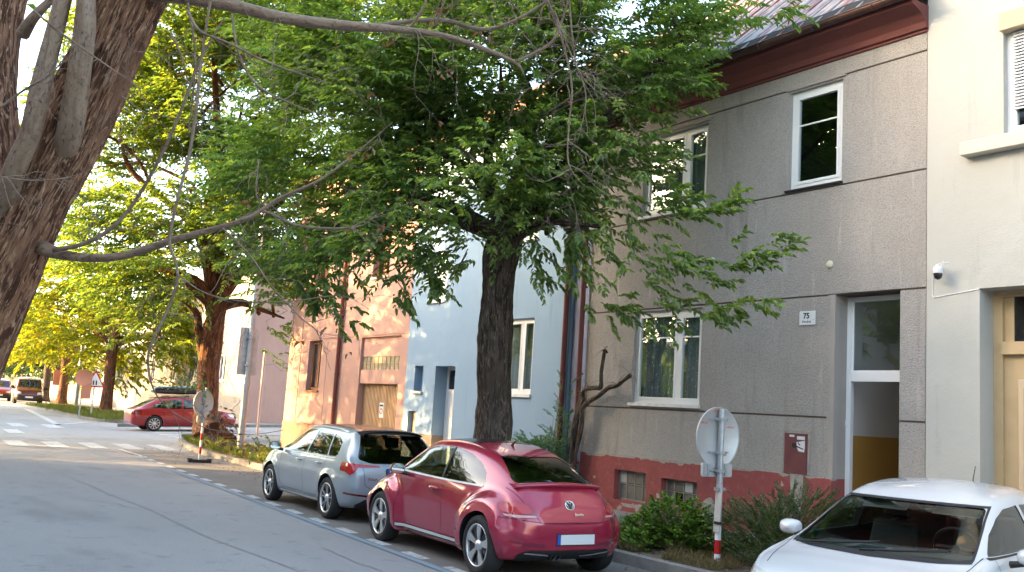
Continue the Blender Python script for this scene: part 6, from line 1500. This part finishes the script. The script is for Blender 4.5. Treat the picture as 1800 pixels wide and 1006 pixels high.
def corner_sign():
    t = thing('portable_road_sign', 'small round grey sign back on a striped post standing in a black rubber foot', 'road sign', (7.55, 24.45, .0), R(-10))
    zt = 1.9
    mb = MB(); mb.cyl((0, 0, .9), (0, 0, zt-.02), .03, 12); mb.build('post', M['galv'], t)
    z = .9; k = 0
    while z > .08: b = MB(); b.tube([(0, 0, max(.05, z-.17)), (0, 0, z)], .031, 12); b.build('band', M['whiteband' if k % 2 == 0 else 'redband'], t); z -= .17; k += 1
    s = disc_sign(t, 1.48, .34); s.rotation_euler = (0, 0, R(38)); clamp(t, 1.6, .3); clamp(t, 1.3, .3)
    o = MB(); o.prism(rounded([(-.17, 1.0), (.17, 1.0), (.17, 1.16), (-.17, 1.16)], .02), 1, .05, .06); q = o.build('supplementary_plate', M['signback'], t); q.rotation_euler = (0, 0, R(38))
    f = MB(); f.box(-.28, .28, -.16, .16, .0, .075); f.box(-.30, -.18, -.13, .13, .075, .10); f.box(.18, .30, -.13, .13, .075, .10); bevel(f.build('rubber_foot', M['tyre'], t), .01, 2)
corner_sign()
def tall_pole():
    t = thing('tall_sign_pole', 'tall grey pole carrying two stacked rectangular sign backs on the corner verge', 'sign pole', (9.66, 27.56, .12))
    mb = MB(); mb.tube([(0, 0, -.1), (0, 0, 1.6), (.0, .0, 2.15), (.0, .0, 2.3), (0, 0, 7.6)], [.10, .10, .10, .075, .07], 20); mb.lathe([(.07, 7.6), (.03, 7.64), (0, 7.65)], (0, 0, 0), 'z', 16); mb.build('pole', M['galv'], t)
    s = MB(); s.prism(rounded([(-.30, 2.22), (.27, 2.22), (.27, 3.62), (-.30, 3.62)], .04), 1, .09, .10); b = s.build('sign_plate', M['signback'], t)
    q = MB()
    for k in range(6): z = 2.35+.22*k; q.box(-.18, .18, .075, .088, z-.012, z+.012); q.cyl((-.16, .07, z), (-.16, .09, z), .01, 6)
    q.build('clamp_rail', M['galv'], b)
    for z in (2.5, 3.3): clamp(t, z, .3, .08, .075)
tall_pole()
def rear_post(label, name, cat, loc, h, parts):
    t = thing(name, label, cat, loc); post(t, None, h, .035); parts(t); return t
def tri(t):
    z = 1.55; w = .52; hh = .9
    m = MB(); m.prism(rounded([(-w, z), (w, z), (0, z+hh)], .07), 1, -.05, -.04); o = m.build('sign_plate', M['redband'], t)
    m = MB(); m.prism(rounded([(-w+.13, z+.075), (w-.13, z+.075), (0, z+hh-.15)], .05), 1, -.056, -.052); m.build('sign_field', M['whiteband'], o)
    m = MB(); m.prism([(-.10, z+.12), (-.04, z+.12), (-.035, z+.30), (-.06, z+.38), (-.10, z+.30)], 1, -.062, -.058); m.prism([(.10, z+.12), (.04, z+.12), (.035, z+.30), (.06, z+.38), (.10, z+.30)], 1, -.062, -.058); m.build('symbol', M['ink'], o)
rear_post('red-bordered triangular warning sign with two black bars beyond the side street', 'warning_sign', 'road sign', (10.45, 52.4, .12), 2.5, tri)
M['signorange'] = mat('orange sign back', (.50, .20, .12), .6)
def orange(t):
    s = disc_sign(t, 2.0, .42, 'signorange', y=-.06); m = MB(); m.box(-.05, .42, -.045, -.035, .95, 2.25); m.build('sign_plate', M['signorange'], t)
rear_post('orange round and square sign backs on a post beyond the side street', 'road_sign', 'road sign', (9.85, 52.2, .12), 2.4, orange)
rear_post('dull orange sign back beside the dark red van', 'road_sign', 'road sign', (13.05, 77.5, .12), 2.6, lambda t: (lambda m: (m.box(-.5, .5, -.05, -.03, 1.5, 2.6), m.build('sign_plate', M['signorange'], t)))(MB()))
t = thing('thin_post', 'thin pale post on the side street pavement in front of the far pink wall', 'post', (13.45, 36.6, .2)); post(t, None, 3.4, .05, 'pinkpost') if 'pinkpost' in M else None
t2 = thing('lamp_pole', 'grey lamp pole on the far verge left of the orange signs', 'lamp pole', (12.2, 66, .12)); post(t2, None, 7.5, .12, 'galv', 'pole')
m_ = MB(); m_.tube([(0, 0, 7.4), (-.3, 0, 7.8), (-1.2, 0, 8.0)], [.06, .05, .05], 10); m_.box(-1.7, -1.15, -.12, .12, 7.94, 8.06); m_.build('lamp_arm', M['galv'], t2)
for k in range(3):
    b = thing('bollard', 'short dark bollard on the pavement behind the red car, %s' % ('nearest the tree trunk', 'middle one of three', 'nearest the roof box')[k], 'bollard', (15.5+k*.55, 60-2.2*k, rise(15.5, 60)+.12), group='bollards behind the red car')
    m = MB(); m.cyl((0, 0, 0), (0, 0, .85), .07, 10); m.lathe([(.07, .85), (.085, .88), (.05, .95), (0, .97)], (0, 0, 0), 'z', 10); m.build('bollard_post', M['trim'], b)

# ================================================================== far houses
def far_house(label, name, pts_x, y0, y1, hgt, wall, wins, side=None, depth=9, roofm='brownroof', z0=-.3, sidewall=None):
    X = pts_x; h = thing(name, label, 'house', (X+3, (y0+y1)/2, 0)); mb = MB()
    rects = [(a, b, c, d, .15, None) for a, b, c, d in wins]
    facade(mb, X, y0, y1, z0, hgt, rects); shell(mb, X, X+depth, y0, y1, z0, hgt, 1); mb.build('wall', [M[wall], M[sidewall or wall]], h, True)
    room(h, X+.15, X+1.8, y0+.1, y1-.1, .3, hgt-.2)
    for a, b, c, d in wins: window(h, X, a, b, c, d, ((a+b)/2,), (), fw=.08)
    rf = MB(); rf.prism([(X-.4, hgt), (X-.4, hgt+.15), (X+depth/2, hgt+3), (X+depth, hgt+.15), (X+depth, hgt)], 1, y0, y1+.1); rf.build('roof', M[roofm], h, True)
    return h
M['slate'] = mat('grey slate roof', (.11, .11, .12), .7, bump=((7, .03, 'n'),))
M['palewall'] = wallmat('pale grey cream render', (.30, .26, .22), (.33, .30, .26)); M['pinkfar'] = wallmat('far dusty pink render', (.44, .26, .215), (.47, .29, .24)); M['whitewall'] = wallmat('white far render', (.34, .34, .35), (.31, .31, .32)); M['pinkpost'] = mat('pinkish painted post', (.55, .38, .32), .6)
post(t, None, 3.4, .05, 'pinkpost')
hh = far_house('dusty pink corner house across the side street', 'corner_house', 16.3, 46.4, 55, 8, 'palewall', [(50, 51.2, 2.4, 3.9), (53, 54.2, 2.4, 3.9)], sidewall='pinkfar', depth=30)
def on_side(h):   # details of the wall along the side street
    w = MB(); w.box(19.9, 20.25, 46.32, 46.40, 1.6, 3.0); w.build('window', M['white'], h, True)
    s = MB(); s.box(19.3-.15, 19.3+.15, 46.37, 46.399, 2.2, 2.4); s.build('house_number', M['sticker'], h, True)
    p = MB(); p.box(16.3, 46, 46.36, 46.40, -.3, 1.0); p.build('plinth', M['pinkfar'], h, True)
on_side(hh)
far_house('long cream house with white windows beyond the corner house', 'row_house', 16.9, 55.2, 70, 7.5, 'palewall', [(57, 58.4, 2.3, 3.9), (61, 62.4, 2.3, 3.9), (66, 67.2, 2.3, 3.9)])
far_house('white house further up the street behind the second tree', 'row_house', 17.8, 70.2, 86, 7, 'whitewall', [(73, 74.6, 2.3, 3.9), (79, 80.6, 2.3, 3.9)])
far_house('grey-white house far up the street behind the lamp pole', 'row_house', 18.6, 86.2, 104, 7.5, 'whitewall', [(90, 91.6, 2.3, 3.9), (97, 98.6, 2.3, 3.9)])
far_house('last pale house at the far end of the street', 'row_house', 19.5, 104.2, 150, 7, 'palewall', [(110, 111.6, 2.3, 3.9)])
# the row across the street: it shades this side and shows in the panes
def opposite(label, y0, y1, hgt, wall, x=-7.5):
    h = thing('opposite_house', label, 'house', (x-4, (y0+y1)/2, 0)); mb = MB()
    wins = []; y = y0+1.2
    while y+1.4 < y1:
        for z in (2.0, 5.2, 8.3):
            if z+1.6 < hgt: wins.append((y, y+1.3, z, z+1.6))
        y += 2.9
    facade(mb, x, y0, y1, -.2, hgt, [(a, b, c, d, -.15, 1) for a, b, c, d in wins]); shell(mb, x, x-9, y0, y1, -.2, hgt); mb.build('wall', [M[wall], M['tintsolid']], h, True)
    rf = MB(); rf.prism([(x+.4, hgt), (x+.4, hgt+.15), (x-4.5, hgt+(3 if hgt > 9 else 1.2)), (x-9, hgt+.15), (x-9, hgt)], 1, y0, y1); rf.build('roof', M['slate'], h, True)
opposite('cream house across the street behind the camera', -30, -8, 7.5, 'creamwall', -10); opposite('pale pink house across the street opposite the cream house', -7.9, 8, 7.5, 'pinkwall', -10)
opposite('white house across the street opposite the grey house', 8.1, 19, 12.3, 'whitewall'); opposite('pale house across the street opposite the pink house', 19.1, 31.0, 11.5, 'palewall')
opposite('cream house across the street beyond the side street', 47, 62, 8, 'creamwall', -9); opposite('unseen pale house added behind the side street to fill the window reflections', 34, 62, 7, 'palewall', -26); opposite('white house across the street, second beyond the side street', 62.1, 85, 8, 'whitewall', -8)  # pale house is out of view, added to hide bright horizon from window reflections
# ================================================================== vehicles
M['darkred'] = mat('dark red van paint', (.11, .008, .012), .3, 0, 1)
def rescale(c, k): c.root.scale = (k, k, k)
cc = coupe(); cc.place(6.645, 10.01, R(2.5)); rescale(cc, .94)
# shorter tail behind the rear wheels
for o in [c for c in cc.root.children_recursive if c.type == 'MESH']:
    me = o.data
    if me.users > 1: continue
    co = np.empty(len(me.vertices)*3); me.vertices.foreach_get('co', co); co = co.reshape(-1, 3)
    m_ = co[:, 1] < -1.62; co[m_, 1] = -1.62+(co[m_, 1]+1.62)*.72; me.vertices.foreach_set('co', co.reshape(-1)); me.update()
hb = hatch(); hb.place(6.96, 14.72, R(1.0)); rescale(hb, .935)
wc = whitecar(); wc.place(7.93, 4.93, R(-104))
lb = liftback(); lb.place(11.95, 41.7, R(90), .10, R(2.3)); rescale(lb, .965)
rb = roof_box(); rb.location = (11.75, 41.7, .10+1.46); rb.rotation_mode = 'XYZ'; rb.rotation_euler = (R(2.3), 0, -R(90)); rb.scale = (1, 1, 1)
v1 = van('delivery_van', 'dark red van with light on its roof painted white and a black bumper parked far up the street', M['darkred'], M['darkred']); v1.place(12.0, 84.5, R(186)); rescale(v1, 1.12)
v2 = van('parked_car', 'red vehicle just behind the dark red van, half hidden by the leaning trunk', M['redpaint'], M['redpaint']); v2.place(10.9, 92.5, R(186)); v2.root['category'] = 'car'
# ================================================================== light
SUN_EL, SUN_DIR = R(13), Vector((-.86, .51, 0)).normalized()
w = D.worlds.new('World'); scene.world = w; w.use_nodes = True; nt = w.node_tree
bg = nt.nodes['Background']; sky = nt.nodes.new('ShaderNodeTexSky'); sky.sky_type = 'NISHITA'; sky.sun_disc = False
sky.sun_elevation = SUN_EL; sky.sun_rotation = math.atan2(SUN_DIR.x, SUN_DIR.y); sky.air_density = 1.0; sky.dust_density = 3.0; sky.ozone_density = .2
nt.links.new(sky.outputs[0], bg.inputs[0]); bg.inputs[1].default_value = .15
sl = D.lights.new('sun', 'SUN'); sl.energy = 3.0; sl.angle = R(.5); sl.color = (1, .62, .26)
so = D.objects.new('sun', sl); COL.objects.link(so)
travel = -(SUN_DIR*cos(SUN_EL)+Vector((0, 0, sin(SUN_EL))))
so.rotation_euler = travel.to_track_quat('-Z', 'Y').to_euler()
scene.view_settings.view_transform = 'Standard'; scene.view_settings.look = 'None'; scene.view_settings.exposure = 3.25; scene.view_settings.gamma = 1
scene.cycles.max_bounces = 8; scene.cycles.transparent_max_bounces = 12; scene.cycles.caustics_reflective = False; scene.cycles.caustics_refractive = False
